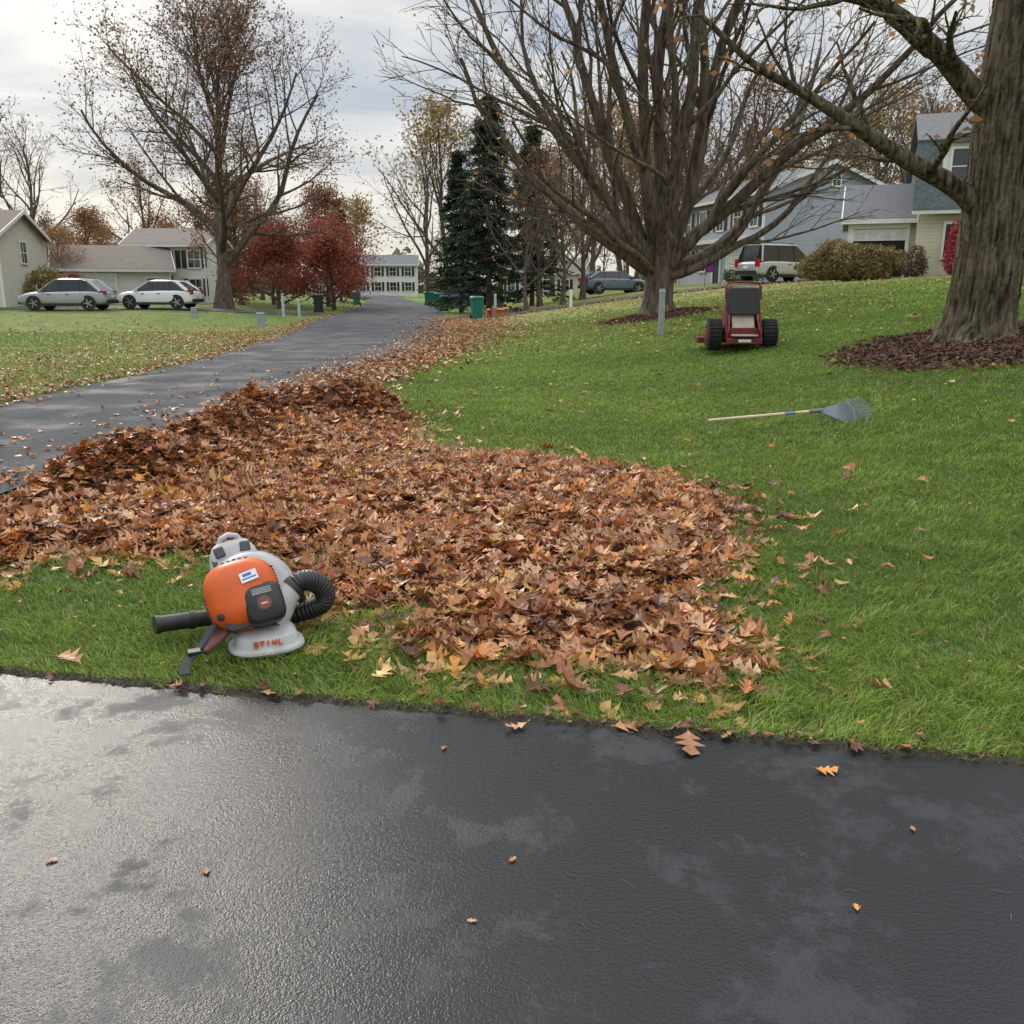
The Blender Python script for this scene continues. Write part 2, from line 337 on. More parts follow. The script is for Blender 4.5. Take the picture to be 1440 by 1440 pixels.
# ------------------------------------------------------------------ geometry masks
RE=np.array([(-4.4,-30),(-4.3,0),(-4.05,7),(-3.7,11.8),(-3.1,17.3),(-2.6,22),(-2.3,32.3),(-3.3,47),(-5.5,70),(-9,96),(-17,140),(-45,190)],float)
LE=np.array([(-7.9,-30),(-7.8,0),(-7.4,7),(-7.2,12.3),(-7.05,16.6),(-7.1,21),(-7.6,28),(-9.7,45),(-12.2,70),(-15.2,96),(-24,143),(-50,197)],float)
def edge_x(E,y): return np.interp(y,E[:,1],E[:,0])
def drive_y(x): return 3.05-.19*x
PILE=np.array([(-2.93,4.85),(-2.8,5.3),(-2.23,5.12),(-1.7,5.25),(-1.25,4.98),(-.92,4.32),(-.54,4.22),(-.42,3.8),(.12,3.62),(.5,3.5),(.70,3.28),(1.05,3.84),(.95,4.38),(1.3,5.2),(1.6,5.95),(1.5,7.0),(1.0,7.8),(.2,8.5),(-.72,8.7),(-1.15,9.8),(-1.2,11.2),(-1.8,12.0),(-2.6,11.9),(-3.1,10.9),(-3.4,9.3),(-3.55,7.5),(-3.75,6.3),(-4.1,5.4),(-4.5,4.7),(-3.6,4.6)])
def sdist(x,y,P=PILE):
    x=np.asarray(x,float);y=np.asarray(y,float); ins=np.zeros(x.shape,bool); d=np.full(x.shape,1e9); n=len(P)
    for i in range(n):
        x1,y1=P[i]; x2,y2=P[(i+1)%n]
        c=((y1>y)!=(y2>y))&(x<(x2-x1)*(y-y1)/((y2-y1) if y2!=y1 else 1e-9)+x1); ins^=c
        t=np.clip(((x-x1)*(x2-x1)+(y-y1)*(y2-y1))/((x2-x1)**2+(y2-y1)**2),0,1); d=np.minimum(d,np.hypot(x-x1-t*(x2-x1),y-y1-t*(y2-y1)))
    return np.where(ins,d,-d)
RID=[(-3.45,6.2),(-3.05,7.2),(-2.95,8.6),(-2.85,9.7),(-2.45,11.0),(-1.7,10.9)]
def segd(x,y,S):
    rd=np.full(np.shape(x),1e9)
    for (x1,y1),(x2,y2) in zip(S[:-1],S[1:]):
        t=np.clip(((x-x1)*(x2-x1)+(y-y1)*(y2-y1))/((x2-x1)**2+(y2-y1)**2),0,1); rd=np.minimum(rd,np.hypot(x-x1-t*(x2-x1),y-y1-t*(y2-y1)))
    return rd
def wob(x,y): return .5*np.sin(2.1*x+1.3*y)+.3*np.sin(4.7*x-3.1*y+1)+.3*np.sin(7.3*y+2.9*x+2)
def PH(x,y):
    d=sdist(x,y); e=sstep((d+.03)/.42)
    rd=segd(x,y,RID)
    hh=.065+.04*wob(x,y)+.31*np.exp(-(rd/.46)**2)*(1+.45*wob(x*1.7,y*1.5))*sstep((y-5.4)/2)
    return e*np.maximum(hh,.03)
P2=[(-3.0,50.5),(0,50.3),(4,49.6),(8,47.8),(11,48.5),(14,51),(17,56)]
def d2dist(x,y): return segd(x,y,P2)
# ------------------------------------------------------------------ ground
def ground():
    n=330; u=np.linspace(-1,1,n); xs=np.sinh(u*6.2)/np.sinh(6.2)*900
    v=np.linspace(-.72,1,n); ys=8+np.sinh(v*6.2)/np.sinh(6.2)*900
    X,Y=np.meshgrid(xs,ys); Z=H(X,Y)
    V=np.stack([X,Y,Z],-1).reshape(-1,3); i=np.arange(n*n).reshape(n,n); Q=np.stack([i[:-1,:-1],i[:-1,1:],i[1:,1:],i[1:,:-1]],-1).reshape(-1,4)
    x=V[:,0];y=V[:,1]
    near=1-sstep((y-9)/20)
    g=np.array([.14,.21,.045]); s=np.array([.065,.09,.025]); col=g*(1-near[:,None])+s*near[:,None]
    lf=sstep((edge_x(LE,y)-x)/1.0)[:,None]; patch=(.5+.5*np.sin(x*.35+y*.11+1)*np.cos(y*.17-x*.1))[:,None]; patch=patch*(.25+.6*(1-sstep((y-30)/10)))[:,None]
    tan=np.array([.25,.165,.065]); gr=np.array([.13,.19,.05]); left=tan*patch+gr*(1-patch)
    col=col*(1-lf)+left*lf
    w=(np.exp(-((x-4.3)**2+(y-27)**2)/26)*.45+.35*sstep((y-34)/8)*(x>-3))[:,None]; col=col*(1-w)+np.array([.28,.19,.08])*w
    m,N,L,b=newmat('lawn_ground')
    a=N.new('ShaderNodeAttribute'); a.attribute_name='Col'; tc=N.new('ShaderNodeTexCoord')
    n1=N.new('ShaderNodeTexNoise'); n1.inputs['Scale'].default_value=1.3; n1.inputs['Detail'].default_value=10; n1.inputs['Roughness'].default_value=.75; L.new(tc.outputs['Object'],n1.inputs['Vector'])
    mr=N.new('ShaderNodeMapRange'); mr.inputs[1].default_value=.3; mr.inputs[2].default_value=.7; mr.inputs[3].default_value=.5; mr.inputs[4].default_value=1.5; L.new(n1.outputs[0],mr.inputs[0])
    mx=N.new('ShaderNodeMix'); mx.data_type='RGBA'; mx.blend_type='MULTIPLY'; mx.inputs[0].default_value=1; L.new(a.outputs['Color'],mx.inputs[6]); L.new(mr.outputs[0],mx.inputs[7])
    L.new(mx.outputs[2],b.inputs['Base Color']); b.inputs['Roughness'].default_value=.95; b.inputs['Specular IOR Level'].default_value=.15
    n2=N.new('ShaderNodeTexNoise'); n2.inputs['Scale'].default_value=9; n2.inputs['Detail'].default_value=8; L.new(tc.outputs['Object'],n2.inputs['Vector'])
    bp=N.new('ShaderNodeBump'); bp.inputs['Strength'].default_value=.6; bp.inputs['Distance'].default_value=.06; L.new(n2.outputs[0],bp.inputs['Height']); L.new(bp.outputs[0],b.inputs['Normal'])
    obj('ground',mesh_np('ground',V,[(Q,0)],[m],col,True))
ground()
def asphalt(name,c1,c2,r1,r2,big=1.2,bstr=.5,ramp=(.42,.6),bs=(170,45),spec=.5,dist=.012,det=9):
    m,N,L,b=newmat(name); tc=N.new('ShaderNodeTexCoord')
    n1=N.new('ShaderNodeTexNoise'); n1.inputs['Scale'].default_value=big; n1.inputs['Detail'].default_value=det; n1.inputs['Roughness'].default_value=.72; n1.inputs['Distortion'].default_value=.2
    L.new(tc.outputs['Object'],n1.inputs['Vector'])
    mr=N.new('ShaderNodeMapRange'); mr.inputs[1].default_value=ramp[0]; mr.inputs[2].default_value=ramp[1]; L.new(n1.outputs[0],mr.inputs[0])
    mx=N.new('ShaderNodeMix'); mx.data_type='RGBA'; mx.inputs[6].default_value=(*c1,1); mx.inputs[7].default_value=(*c2,1); L.new(mr.outputs[0],mx.inputs[0])
    n3=N.new('ShaderNodeTexNoise'); n3.inputs['Scale'].default_value=260; n3.inputs['Detail'].default_value=3; L.new(tc.outputs['Object'],n3.inputs['Vector'])
    m3=N.new('ShaderNodeMapRange'); m3.inputs[1].default_value=.3; m3.inputs[2].default_value=.7; m3.inputs[3].default_value=.5; m3.inputs[4].default_value=1.5; L.new(n3.outputs[0],m3.inputs[0])
    mm=N.new('ShaderNodeMix'); mm.data_type='RGBA'; mm.blend_type='MULTIPLY'; mm.inputs[0].default_value=1; L.new(mx.outputs[2],mm.inputs[6]); L.new(m3.outputs[0],mm.inputs[7])
    L.new(mm.outputs[2],b.inputs['Base Color']); b.inputs['Specular IOR Level'].default_value=spec
    rr=N.new('ShaderNodeMapRange'); rr.inputs[3].default_value=r1; rr.inputs[4].default_value=r2; L.new(mr.outputs[0],rr.inputs[0])
    n5=N.new('ShaderNodeTexNoise'); n5.inputs['Scale'].default_value=1.1; n5.inputs['Detail'].default_value=5; L.new(tc.outputs['Object'],n5.inputs['Vector'])
    m5=N.new('ShaderNodeMapRange'); m5.inputs[1].default_value=.35; m5.inputs[2].default_value=.65; m5.inputs[3].default_value=.72; m5.inputs[4].default_value=1.3; L.new(n5.outputs[0],m5.inputs[0])
    rm=N.new('ShaderNodeMath'); rm.operation='MULTIPLY'; L.new(rr.outputs[0],rm.inputs[0]); L.new(m5.outputs[0],rm.inputs[1]); L.new(rm.outputs[0],b.inputs['Roughness'])
    v=N.new('ShaderNodeTexVoronoi'); v.inputs['Scale'].default_value=bs[0]; L.new(tc.outputs['Object'],v.inputs['Vector'])
    v2=N.new('ShaderNodeTexNoise'); v2.inputs['Scale'].default_value=bs[1]; v2.inputs['Detail'].default_value=5; v2.inputs['Roughness'].default_value=.65; L.new(tc.outputs['Object'],v2.inputs['Vector'])
    ad=N.new('ShaderNodeMath'); ad.operation='MULTIPLY_ADD'; ad.inputs[1].default_value=-.35; L.new(v.outputs['Distance'],ad.inputs[0]); L.new(v2.outputs[0],ad.inputs[2])
    bp=N.new('ShaderNodeBump'); bp.inputs['Strength'].default_value=bstr; bp.inputs['Distance'].default_value=dist; L.new(ad.outputs[0],bp.inputs['Height']); L.new(bp.outputs[0],b.inputs['Normal'])
    return m
drive_m=asphalt('wet_sealed_asphalt',(.009,.010,.012),(.026,.028,.031),.22,.44,big=2.0,bstr=.34,ramp=(.52,.585),spec=.40,bs=(170,75),dist=.007)
road_m=asphalt('road_asphalt',(.068,.069,.073),(.095,.095,.099),.8,.92,big=.35,bstr=.6,spec=.2,det=5)
def strip(name,A,B,mt,dz,n=200,m=6):
    t=np.linspace(0,1,n)
    def res(E):
        E=np.array(E,float); s=np.linspace(0,1,len(E)); k=np.stack([np.interp(t,s,E[:,i]) for i in (0,1)],1)
        for _ in range(6): k[1:-1]=(k[:-2]+2*k[1:-1]+k[2:])/4
        return k
    a,b=res(A),res(B); f=np.linspace(0,1,m)[None,:,None]; P=a[:,None]*(1-f)+b[:,None]*f
    X,Y=P[...,0],P[...,1]; V=np.stack([X,Y,H(X,Y)+dz],-1).reshape(-1,3); i=np.arange(n*m).reshape(n,m); Q=np.stack([i[:-1,:-1],i[:-1,1:],i[1:,1:],i[1:,:-1]],-1).reshape(-1,4)
    return obj(name,mesh_np(name,V,[(Q,0)],[mt],None,True))
strip('road',LE,RE,road_m,.022,400,8)
c=np.array(P2); tn=np.gradient(c,axis=0); tn/=np.linalg.norm(tn,axis=1)[:,None]; nn=np.stack([-tn[:,1],tn[:,0]],1)
strip('neighbor_driveway',c+nn*2.0,c-nn*2.0,road_m,.05,80,6)
cl=np.array([(-8,57.5),(-14,55.5),(-22,55),(-32,54)],float); strip('neighbor_driveway',cl+[0,2],cl-[0,2],road_m,.03,60,4)
strip('driveway',[(-4.9,drive_y(-4.9)),(7.5,drive_y(7.5))],[(-4.9,-9),(7.5,-9)],drive_m,.026,60,30)
def soil_edge():
    g=np.random.default_rng(8); n=1400; xs=np.linspace(-4.3,6.5,n); rows=6; jag=.007*np.sin(xs*17)+.006*np.sin(xs*41+1)+.004*np.sin(xs*97)+g.normal(0,.003,n)
    V=[]
    for j in range(rows):
        f=j/(rows-1); yy=drive_y(xs)-.012+jag+f*.085; zz=H(xs,yy)+.024+.010*math.sin(math.pi*min(1,f*1.1))**.7+g.normal(0,.003,n)*(0<j)
        V.append(np.stack([xs,yy,zz],1))
    V=np.concatenate(V); i=np.arange(n*rows).reshape(rows,n); Q=np.stack([i[:-1,:-1],i[:-1,1:],i[1:,1:],i[1:,:-1]],-1).reshape(-1,4)
    obj('soil_edge',mesh_np('soil_edge',V,[(Q,0)],[mat('soil',(.02,.015,.01),.95,col2=(.055,.045,.025),scale=30,bump=1,bscale=60)],None,False))
soil_edge()
# ------------------------------------------------------------------ grass
def grass():
    g=np.random.default_rng(4); out=[]
    for y0,y1,rho,w,hh in ((1.8,4.2,10500,.0035,.058),(4.2,6,6500,.0042,.055),(6,8.5,3600,.006,.055),(8.5,13,1700,.009,.055),(13,20,700,.014,.055),(20,34,200,.028,.06)):
        xm=.66*y1+1; n=int(rho*(y1-y0)*2*xm); x=g.uniform(-xm,xm,n); y=g.uniform(y0,y1,n)
        k=(np.abs(x)<.64*y+.8)&(y>drive_y(x)+.012+.018*np.sin(x*23)+.014*np.sin(x*51+1)+g.exponential(.018,n)); x,y=x[k],y[k]
        re=edge_x(RE,y)+.1; le=edge_x(LE,y)-.1
        k=(x>re)|((x<le)&(g.random(len(x))<.5)); x,y=x[k],y[k]
        k=(np.hypot(x-6.9,(y-13.16))>1.75)&(np.hypot(x-4.31,y-26.9)>1.5)&(d2dist(x,y)>2); x,y=x[k],y[k]
        sd=sdist(x,y); k=(sd<.08)|((sd<.5)&(g.random(len(x))<.12)); x,y=x[k],y[k]
        thin=.5+.5*np.sin(x*5.3+2*np.sin(y*4.1))*np.cos(y*6.1+1.7*np.sin(x*3.7)); k=g.random(len(x))<.62+.38*sstep(thin*1.6); x,y=x[k],y[k]
        out.append(np.stack([x,y,np.full(len(x),w),np.full(len(x),hh)],1))
    D=np.concatenate(out); x,y,w,hh=D.T; n=len(x); z=H(x,y)+np.where(y<drive_y(x)+.09,.012,0)
    cl=.5+.5*np.sin(x*3.1+2*np.sin(y*2.3))*np.cos(y*2.7+1.5*np.sin(x*1.9)); cl2=.5+.5*np.sin(x*9+3*np.sin(y*7))*np.cos(y*8+2*np.sin(x*6))
    hh=hh*g.uniform(.45,1.25,n)*(.7+.35*cl+.35*cl2)
    az=g.uniform(0,6.28,n)*.6+3*cl2+2*cl; lean=g.uniform(.2,1.2,n)
    dx,dy=np.cos(az),np.sin(az); fa=g.uniform(0,6.28,n); wx,wy=np.cos(fa)*w/2,np.sin(fa)*w/2
    def pt(t,s): 
        l=lean*hh*t*t; return np.stack([x+dx*l+wx*s,y+dy*l+wy*s,z+hh*t*(1-.3*lean*t)],1)
    V=np.stack([pt(0,-1),pt(0,1),pt(.55,.85),pt(.55,-.85),pt(1,0)],1).reshape(-1,3)
    b=np.arange(n)*5; Q=np.stack([b,b+1,b+2,b+3],1); T=np.stack([b+3,b+2,b+4],1)
    stripe=.5+.5*np.sin((x*.55+y*.83)*1.9); big=.5+.5*np.sin(x*.9+1.1*np.sin(y*.6))*np.cos(y*.5+x*.3)
    c1=np.array([.13,.235,.038]); c2=np.array([.33,.45,.075]); nearf=(1-sstep((y-drive_y(x))/1.2)); f=np.clip(.15*cl+.3*cl2+.25*stripe+.3*big+.25*nearf-.05,0,1)[:,None]; col=c1*(1-f)+c2*f
    lft=(x<edge_x(LE,y))[:,None]; col=np.where(lft,np.array([.22,.28,.08]),col)
    fr=sstep((y-18)/14)[:,None]*.5; col=col*(1-fr)+np.array([.26,.32,.09])*fr
    dry=(g.random(n)<.10)[:,None]; col=np.where(dry,np.array([.42,.36,.19]),col)*g.uniform(.6,1.4,(n,1))
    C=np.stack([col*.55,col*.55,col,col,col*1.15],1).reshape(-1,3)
    m=mat('grass_blade',(1,1,1),.5,var=.05,attr=True,spec=.4,trans=.35)
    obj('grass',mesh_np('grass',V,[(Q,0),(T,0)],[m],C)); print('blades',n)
grass()
# ------------------------------------------------------------------ leaves
PAL=np.array([(.62,.30,.14),(.54,.225,.095),(.68,.37,.19),(.42,.16,.065),(.58,.22,.06),(.20,.08,.04),(.74,.46,.27),(.44,.18,.075),(.70,.30,.07),(.32,.12,.055),(.66,.40,.13)])
leaf_m=mat('dry_oak_leaf',(1,1,1),.42,col2=(.74,.70,.68),scale=40,attr=True,spec=.5,trans=.12)
def leaves(name,x,y,z,size,tilt,seed,det=True,curl=1.0,pal=PAL,parent=None):
    g=np.random.default_rng(seed); n=len(x)
    if det:
        s=np.array([0,.12,.22,.36,.46,.60,.70,.85,1.]); w=np.array([.008,.015,.10,.30,.07,.36,.08,.2,.0]); sh=np.array([0,0,.03,.09,0,.10,0,.05,0])
    else:
        s=np.array([0,.35,.65,1.]); w=np.array([.01,.28,.3,.0]); sh=np.array([0,.04,.02,0])
    k=len(s); lx=np.concatenate([s,s+sh,s+sh])-.5; ly=np.concatenate([np.zeros(k),w,-w])
    P=np.zeros((n,3*k,3)); asym=g.uniform(.75,1.15,(n,1)); jit=g.normal(0,.02,(n,3*k)); wid=g.uniform(.75,1.2,(n,1))
    P[:,:,0]=lx+jit*.8; P[:,:,1]=(ly*np.where(ly>0,asym,1/asym))*wid+g.normal(0,.012,(n,3*k))
    c=g.normal(.4,.9,(n,1))*curl; f=g.normal(.4,.5,(n,1))*curl; tw=g.normal(0,.7,(n,1))*curl
    P[:,:,2]=c*P[:,:,0]**2*.9+f*np.abs(P[:,:,1])*.8+tw*P[:,:,0]*P[:,:,1]*1.6+g.normal(0,.018,(n,3*k))*curl
    P*=size[:,None,None]
    az=g.uniform(0,6.283,n); ti=np.abs(g.normal(0,1,n))*tilt; ta=g.uniform(0,6.283,n)
    nv=np.stack([np.sin(ti)*np.cos(ta),np.sin(ti)*np.sin(ta),np.cos(ti)],1); e=np.stack([np.cos(az),np.sin(az),np.zeros(n)],1)
    e-=nv*(e*nv).sum(1)[:,None]; e/=np.linalg.norm(e,axis=1)[:,None]; e2=np.cross(nv,e)
    W=P[:,:,0:1]*e[:,None]+P[:,:,1:2]*e2[:,None]+P[:,:,2:3]*nv[:,None]+np.stack([x,y,z],1)[:,None]
    i=np.arange(k-1); q=np.concatenate([np.stack([i,i+1,k+i+1,k+i],1),np.stack([i+1,i,2*k+i,2*k+i+1],1)])
    Q=(q[None]+(np.arange(n)*3*k)[:,None,None]).reshape(-1,4)
    col=pal[g.integers(0,len(pal),n)]*g.uniform(.5,1.2,(n,1)); C=np.repeat(col[:,None],3*k,1); C[:,:k]*=1.12
    return obj(name,mesh_np(name,W.reshape(-1,3),[(Q,0)],[leaf_m],C.reshape(-1,3)),parent)
def pile():
    par=empty('leaf_pile'); g=np.random.default_rng(12)
    xs=np.arange(-4.7,2.0,.06); ys=np.arange(3.1,13.9,.06); X,Y=np.meshgrid(xs,ys); Z=H(X,Y)+PH(X,Y)-.025+g.normal(0,.008,X.shape)
    Z=np.where(sdist(X,Y)>.1,Z,H(X,Y)-.06); i=np.arange(X.size).reshape(X.shape); Q=np.stack([i[:-1,:-1],i[:-1,1:],i[1:,1:],i[1:,:-1]],-1).reshape(-1,4)
    m=mat('leaf_litter_core',(.08,.035,.018),.9,col2=(.18,.085,.045),scale=25,bump=1,bscale=30)
    obj('core',mesh_np('core',np.stack([X,Y,Z],-1).reshape(-1,3),[(Q,0)],[m],None,True),par)
    n=56000; x=g.uniform(-4.8,2.2,n); y=g.uniform(3.0,13,n); sd=sdist(x,y)+.15*wob(x*2.3,y*2.1)*.7
    k=(sd>0)|(g.random(n)<.5*np.exp(sd/.16)); k&=(y>drive_y(x)+.05); x,y=x[k],y[k]
    k=g.random(len(x))<np.clip(7.5/y,0,1)*(.68+.32*sstep((wob(x*1.7+3,y*1.9)+.6)/1.0)); x,y=x[k],y[k]; n=len(x)
    ph=PH(x,y); z=H(x,y)+ph+g.uniform(-.02,.05,n)*np.clip(ph/.08,.3,1)+.012
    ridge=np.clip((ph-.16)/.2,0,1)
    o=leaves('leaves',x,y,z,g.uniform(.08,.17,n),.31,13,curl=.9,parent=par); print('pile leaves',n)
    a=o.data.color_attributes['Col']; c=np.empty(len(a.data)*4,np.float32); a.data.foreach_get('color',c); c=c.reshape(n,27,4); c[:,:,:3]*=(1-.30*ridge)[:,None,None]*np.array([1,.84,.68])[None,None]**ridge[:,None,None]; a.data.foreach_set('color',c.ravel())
    x=[];y=[]
    n=180; xx=g.uniform(-4,8,n); yy=g.uniform(2.3,15,n); x.append(xx);y.append(yy)
    n=1000; xx=g.uniform(-4.8,3.2,n); yy=g.uniform(3,15,n); s=sdist(xx,yy); k=(s<0)&(g.random(n)<np.exp(s/.42)); x.append(xx[k]);y.append(yy[k])
    x=np.concatenate(x);y=np.concatenate(y); k=(y>drive_y(x)+.03)&(x>-4.3); x,y=x[k],y[k]
    leaves('fallen_leaves',x,y,H(x,y)+.05,g.uniform(.05,.14,len(x)),.25,15,curl=.75)
    n=3200; y=g.uniform(2.6,14,n); x=g.uniform(-4,9,n); k=(y>drive_y(x)+.03)&(sdist(x,y)<0)&(np.abs(x)<.7*y+.5)&(g.random(n)<.35+.65*np.exp(sdist(x,y)/2)); x,y=x[k],y[k]
    leaves('leaf_fragments',x,y,H(x,y)+g.uniform(.02,.05,len(x)),g.uniform(.012,.035,len(x)),.5,17,det=False,pal=PAL*.85)
    n=90; x=g.normal(.6,1.5,n); y=drive_y(x)+g.normal(.03,.025,n); leaves('edge_leaves',x,y,H(x,y)+.045,g.uniform(.025,.085,n),.4,16,pal=PAL*.55)
    P=[(.63,2.86,.17),(.02,2.98,.10),(.42,2.99,.12),(1.05,2.68,.09),(-.24,2.83,.04),(-1.3,2.2,.04),(-.85,2.15,.04),(.0,2.2,.03),(1.2,2.35,.03),(-.1,1.95,.03),(.9,2.0,.03)]
    P=np.array(P); leaves('driveway_leaves',P[:,0],P[:,1],.029+.08*P[:,2],P[:,2],.06,18,curl=.35,pal=PAL[[2,8,0]])
    n=26; x=g.uniform(-.4,1.7,n); y=g.uniform(1.5,2.8,n); a=g.uniform(0,6.28,n); l=g.uniform(.006,.03,n); P=[]
    for i in range(n): P.append(([(x[i]+math.cos(a[i])*l[i]*t,y[i]+math.sin(a[i])*l[i]*t+.004*t*t*(i%3-1),.028) for t in(-1,0,1)],[.0007]*3))
    V,Q=tubes(P,4); obj('fallen_twigs',mesh_np('fallen_twigs',V,[(Q,0)],[mat('twig',(.2,.13,.08),.8)]))
pile()
def litter():
    g=np.random.default_rng(22)
    LP=PAL*np.array([1.0,1.1,1.3])
    n=8500; y=g.uniform(11,50,n)**1.0; x=edge_x(RE,y)+.1+g.normal(.45,.6,n)*np.clip(y/20,.8,1.6); leaves('roadside_leaves',x,y,H(x,y)+g.uniform(.03,.07,n),g.uniform(.08,.15,n),.3,23,det=False,pal=LP)
    n=1000; y=g.uniform(4,22,n); x=edge_x(RE,y)-g.exponential(.6,n); k=x>edge_x(LE,y); leaves('road_leaves',x[k],y[k],np.full(k.sum(),.035),g.uniform(.05,.11,k.sum()),.12,24,det=False,pal=PAL)
    n=1500; y=g.uniform(9,60,n); x=edge_x(LE,y)-np.abs(g.normal(0,.35,n)); leaves('roadside_leaves',x,y,H(x,y)+.05,g.uniform(.07,.13,n),.3,27,det=False,pal=LP)
    n=14000; y=g.uniform(10,62,n); x=edge_x(LE,y)-g.exponential(9,n)+.4; k=(g.random(n)<(.2+.8*(.5+.5*np.sin(x*.35+y*.11+1)*np.cos(y*.17-x*.1)))*(1-.75*sstep((y-34)/8))); x,y=x[k],y[k]
    leaves('lawn_litter',x,y,H(x,y)+.05,g.uniform(.07,.13,len(x)),.25,25,det=False,pal=np.array([(.52,.32,.13),(.46,.27,.11),(.44,.21,.10),(.56,.40,.17)]))
    n=6000; y=g.uniform(16,50,n); x=g.normal(5,6,n); k=(x>edge_x(RE,y)+.6)&(g.random(n)<np.clip((y-14)/20,.08,1)); x,y=x[k],y[k]
    leaves('lawn_litter',x,y,H(x,y)+.05,g.uniform(.07,.14,len(x)),.3,26,det=False,pal=np.array([(.6,.4,.2),(.55,.35,.16),(.5,.27,.13),(.64,.48,.24)]))
litter()
def mulch(x0,y0,r,hh,seed,n):
    g=np.random.default_rng(seed); t=np.linspace(0,2*np.pi,49)[:-1]; rr=np.linspace(0,1,12)
    T,Q0=np.meshgrid(t,rr); rad=Q0*r*(1+.06*np.sin(3*T+seed)+.04*np.sin(7*T)); X=x0+rad*np.cos(T);Y=y0+rad*np.sin(T); Z=H(X,Y)+hh*(1-Q0**2)-.01+.012*g.normal(size=X.shape)*(Q0<1)
    i=np.arange(X.size).reshape(X.shape); k=np.roll(i,-1,1); Q=np.stack([i[:-1],k[:-1],k[1:],i[1:]],-1).reshape(-1,4)
    m1=mat('mulch',(.05,.03,.02),.95,col2=(.11,.065,.045),scale=20,bump=1,bscale=25); m2=mat('mulch_chip',(1,1,1),.9,var=.1,attr=True,spec=.2)
    a=g.uniform(0,6.28,n); q=np.sqrt(g.random(n))*r*(1.0+.1*g.normal(size=n)); x=x0+q*np.cos(a);y=y0+q*np.sin(a); z=H(x,y)+hh*np.clip(1-(q/r)**2,0,1)+g.uniform(0,.03,n)+np.where(q>r,.02,0)
    c=np.stack([x,y,z],1); d=g.normal(size=(n,3))*[1,1,.35]; d/=np.linalg.norm(d,axis=1)[:,None]; s=np.cross(d,g.normal(size=(n,3))); s/=np.linalg.norm(s,axis=1)[:,None]; l=g.uniform(.02,.06,n)[:,None]
    V2=np.stack([c-d*l-s*l*.3,c+d*l-s*l*.3,c+d*l+s*l*.3,c-d*l+s*l*.3],1).reshape(-1,3); V=np.stack([X,Y,Z],-1).reshape(-1,3)
    col=np.concatenate([np.ones((len(V),3)),np.repeat(np.array([(.12,.07,.048)])*g.uniform(.4,2.0,(n,1)),4,0)])
    obj('mulch_bed',mesh_np('mulch_bed',np.concatenate([V,V2]),[(Q,0),(np.arange(4*n).reshape(-1,4)+len(V),1)],[m1,m2],col))
mulch(6.9,13.16,1.95,.14,3,14000); mulch(4.31,26.9,1.6,.12,4,5000)
def shrub(name,x,y,rx,ry,rz,n,pal,size,seed):
    g=np.random.default_rng(seed); d=g.normal(size=(n,3)); d/=np.linalg.norm(d,axis=1)[:,None]; r=g.uniform(.45,1,n)**.5
    lump=1+.14*np.sin(5*d[:,0]+3*d[:,2]+seed)+.12*np.sin(7*d[:,1]-4*d[:,0])
    c=d*(r*lump)[:,None]*[rx,ry,rz]; c[:,2]=np.maximum(c[:,2]+rz*.75,.05+g.random(n)*.2)
    a=g.normal(size=(n,3)); b=g.normal(size=(n,3)); a/=np.linalg.norm(a,axis=1)[:,None]; b/=np.linalg.norm(b,axis=1)[:,None]; s=size*g.uniform(.6,1.4,(n,1))
    V=np.stack([c-a*s*.6,c+b*s*.35,c+a*s*.6,c-b*s*.35],1).reshape(-1,3); P=np.array(pal); col=np.repeat(P[g.integers(0,len(P),n)]*g.uniform(.5,1.4,(n,1)),4,0)
    st=[([(0,0,-.1),(g.normal()*rx*.2,g.normal()*ry*.2,rz*.5),(g.normal()*rx*.5,g.normal()*ry*.5,rz*1.2)],[.04,.03,.01]) for _ in range(8)]
    Vt,Qt=tubes(st,5)
    obj(name,mesh_np(name,np.concatenate([V,Vt]),[(np.arange(4*n).reshape(-1,4),1),(Qt+len(V),0)],[bark_dark,leafm],np.concatenate([col,np.ones((len(Vt),3))])),None,(x,y,h(x,y)))
shrub('hedge_shrub',14.4,39.5,2.1,1.3,.95,9000,((.20,.18,.06),(.32,.23,.08),(.15,.15,.06),(.3,.16,.08)),.13,1)
shrub('red_shrub',19.0,39.2,.7,.6,1.3,3500,((.5,.05,.09),(.4,.04,.06)),.10,2)
shrub('green_shrub',14.0,56,1.3,.8,.5,2500,((.05,.09,.03),(.08,.12,.04)),.1,3)
shrub('brown_shrub',17.6,40.6,.6,.6,.75,2000,((.2,.13,.09),(.25,.16,.1)),.1,4)
shrub('golden_shrub',-31.0,61,1.7,1.2,1.4,4500,((.32,.22,.07),(.26,.19,.06)),.14,5)
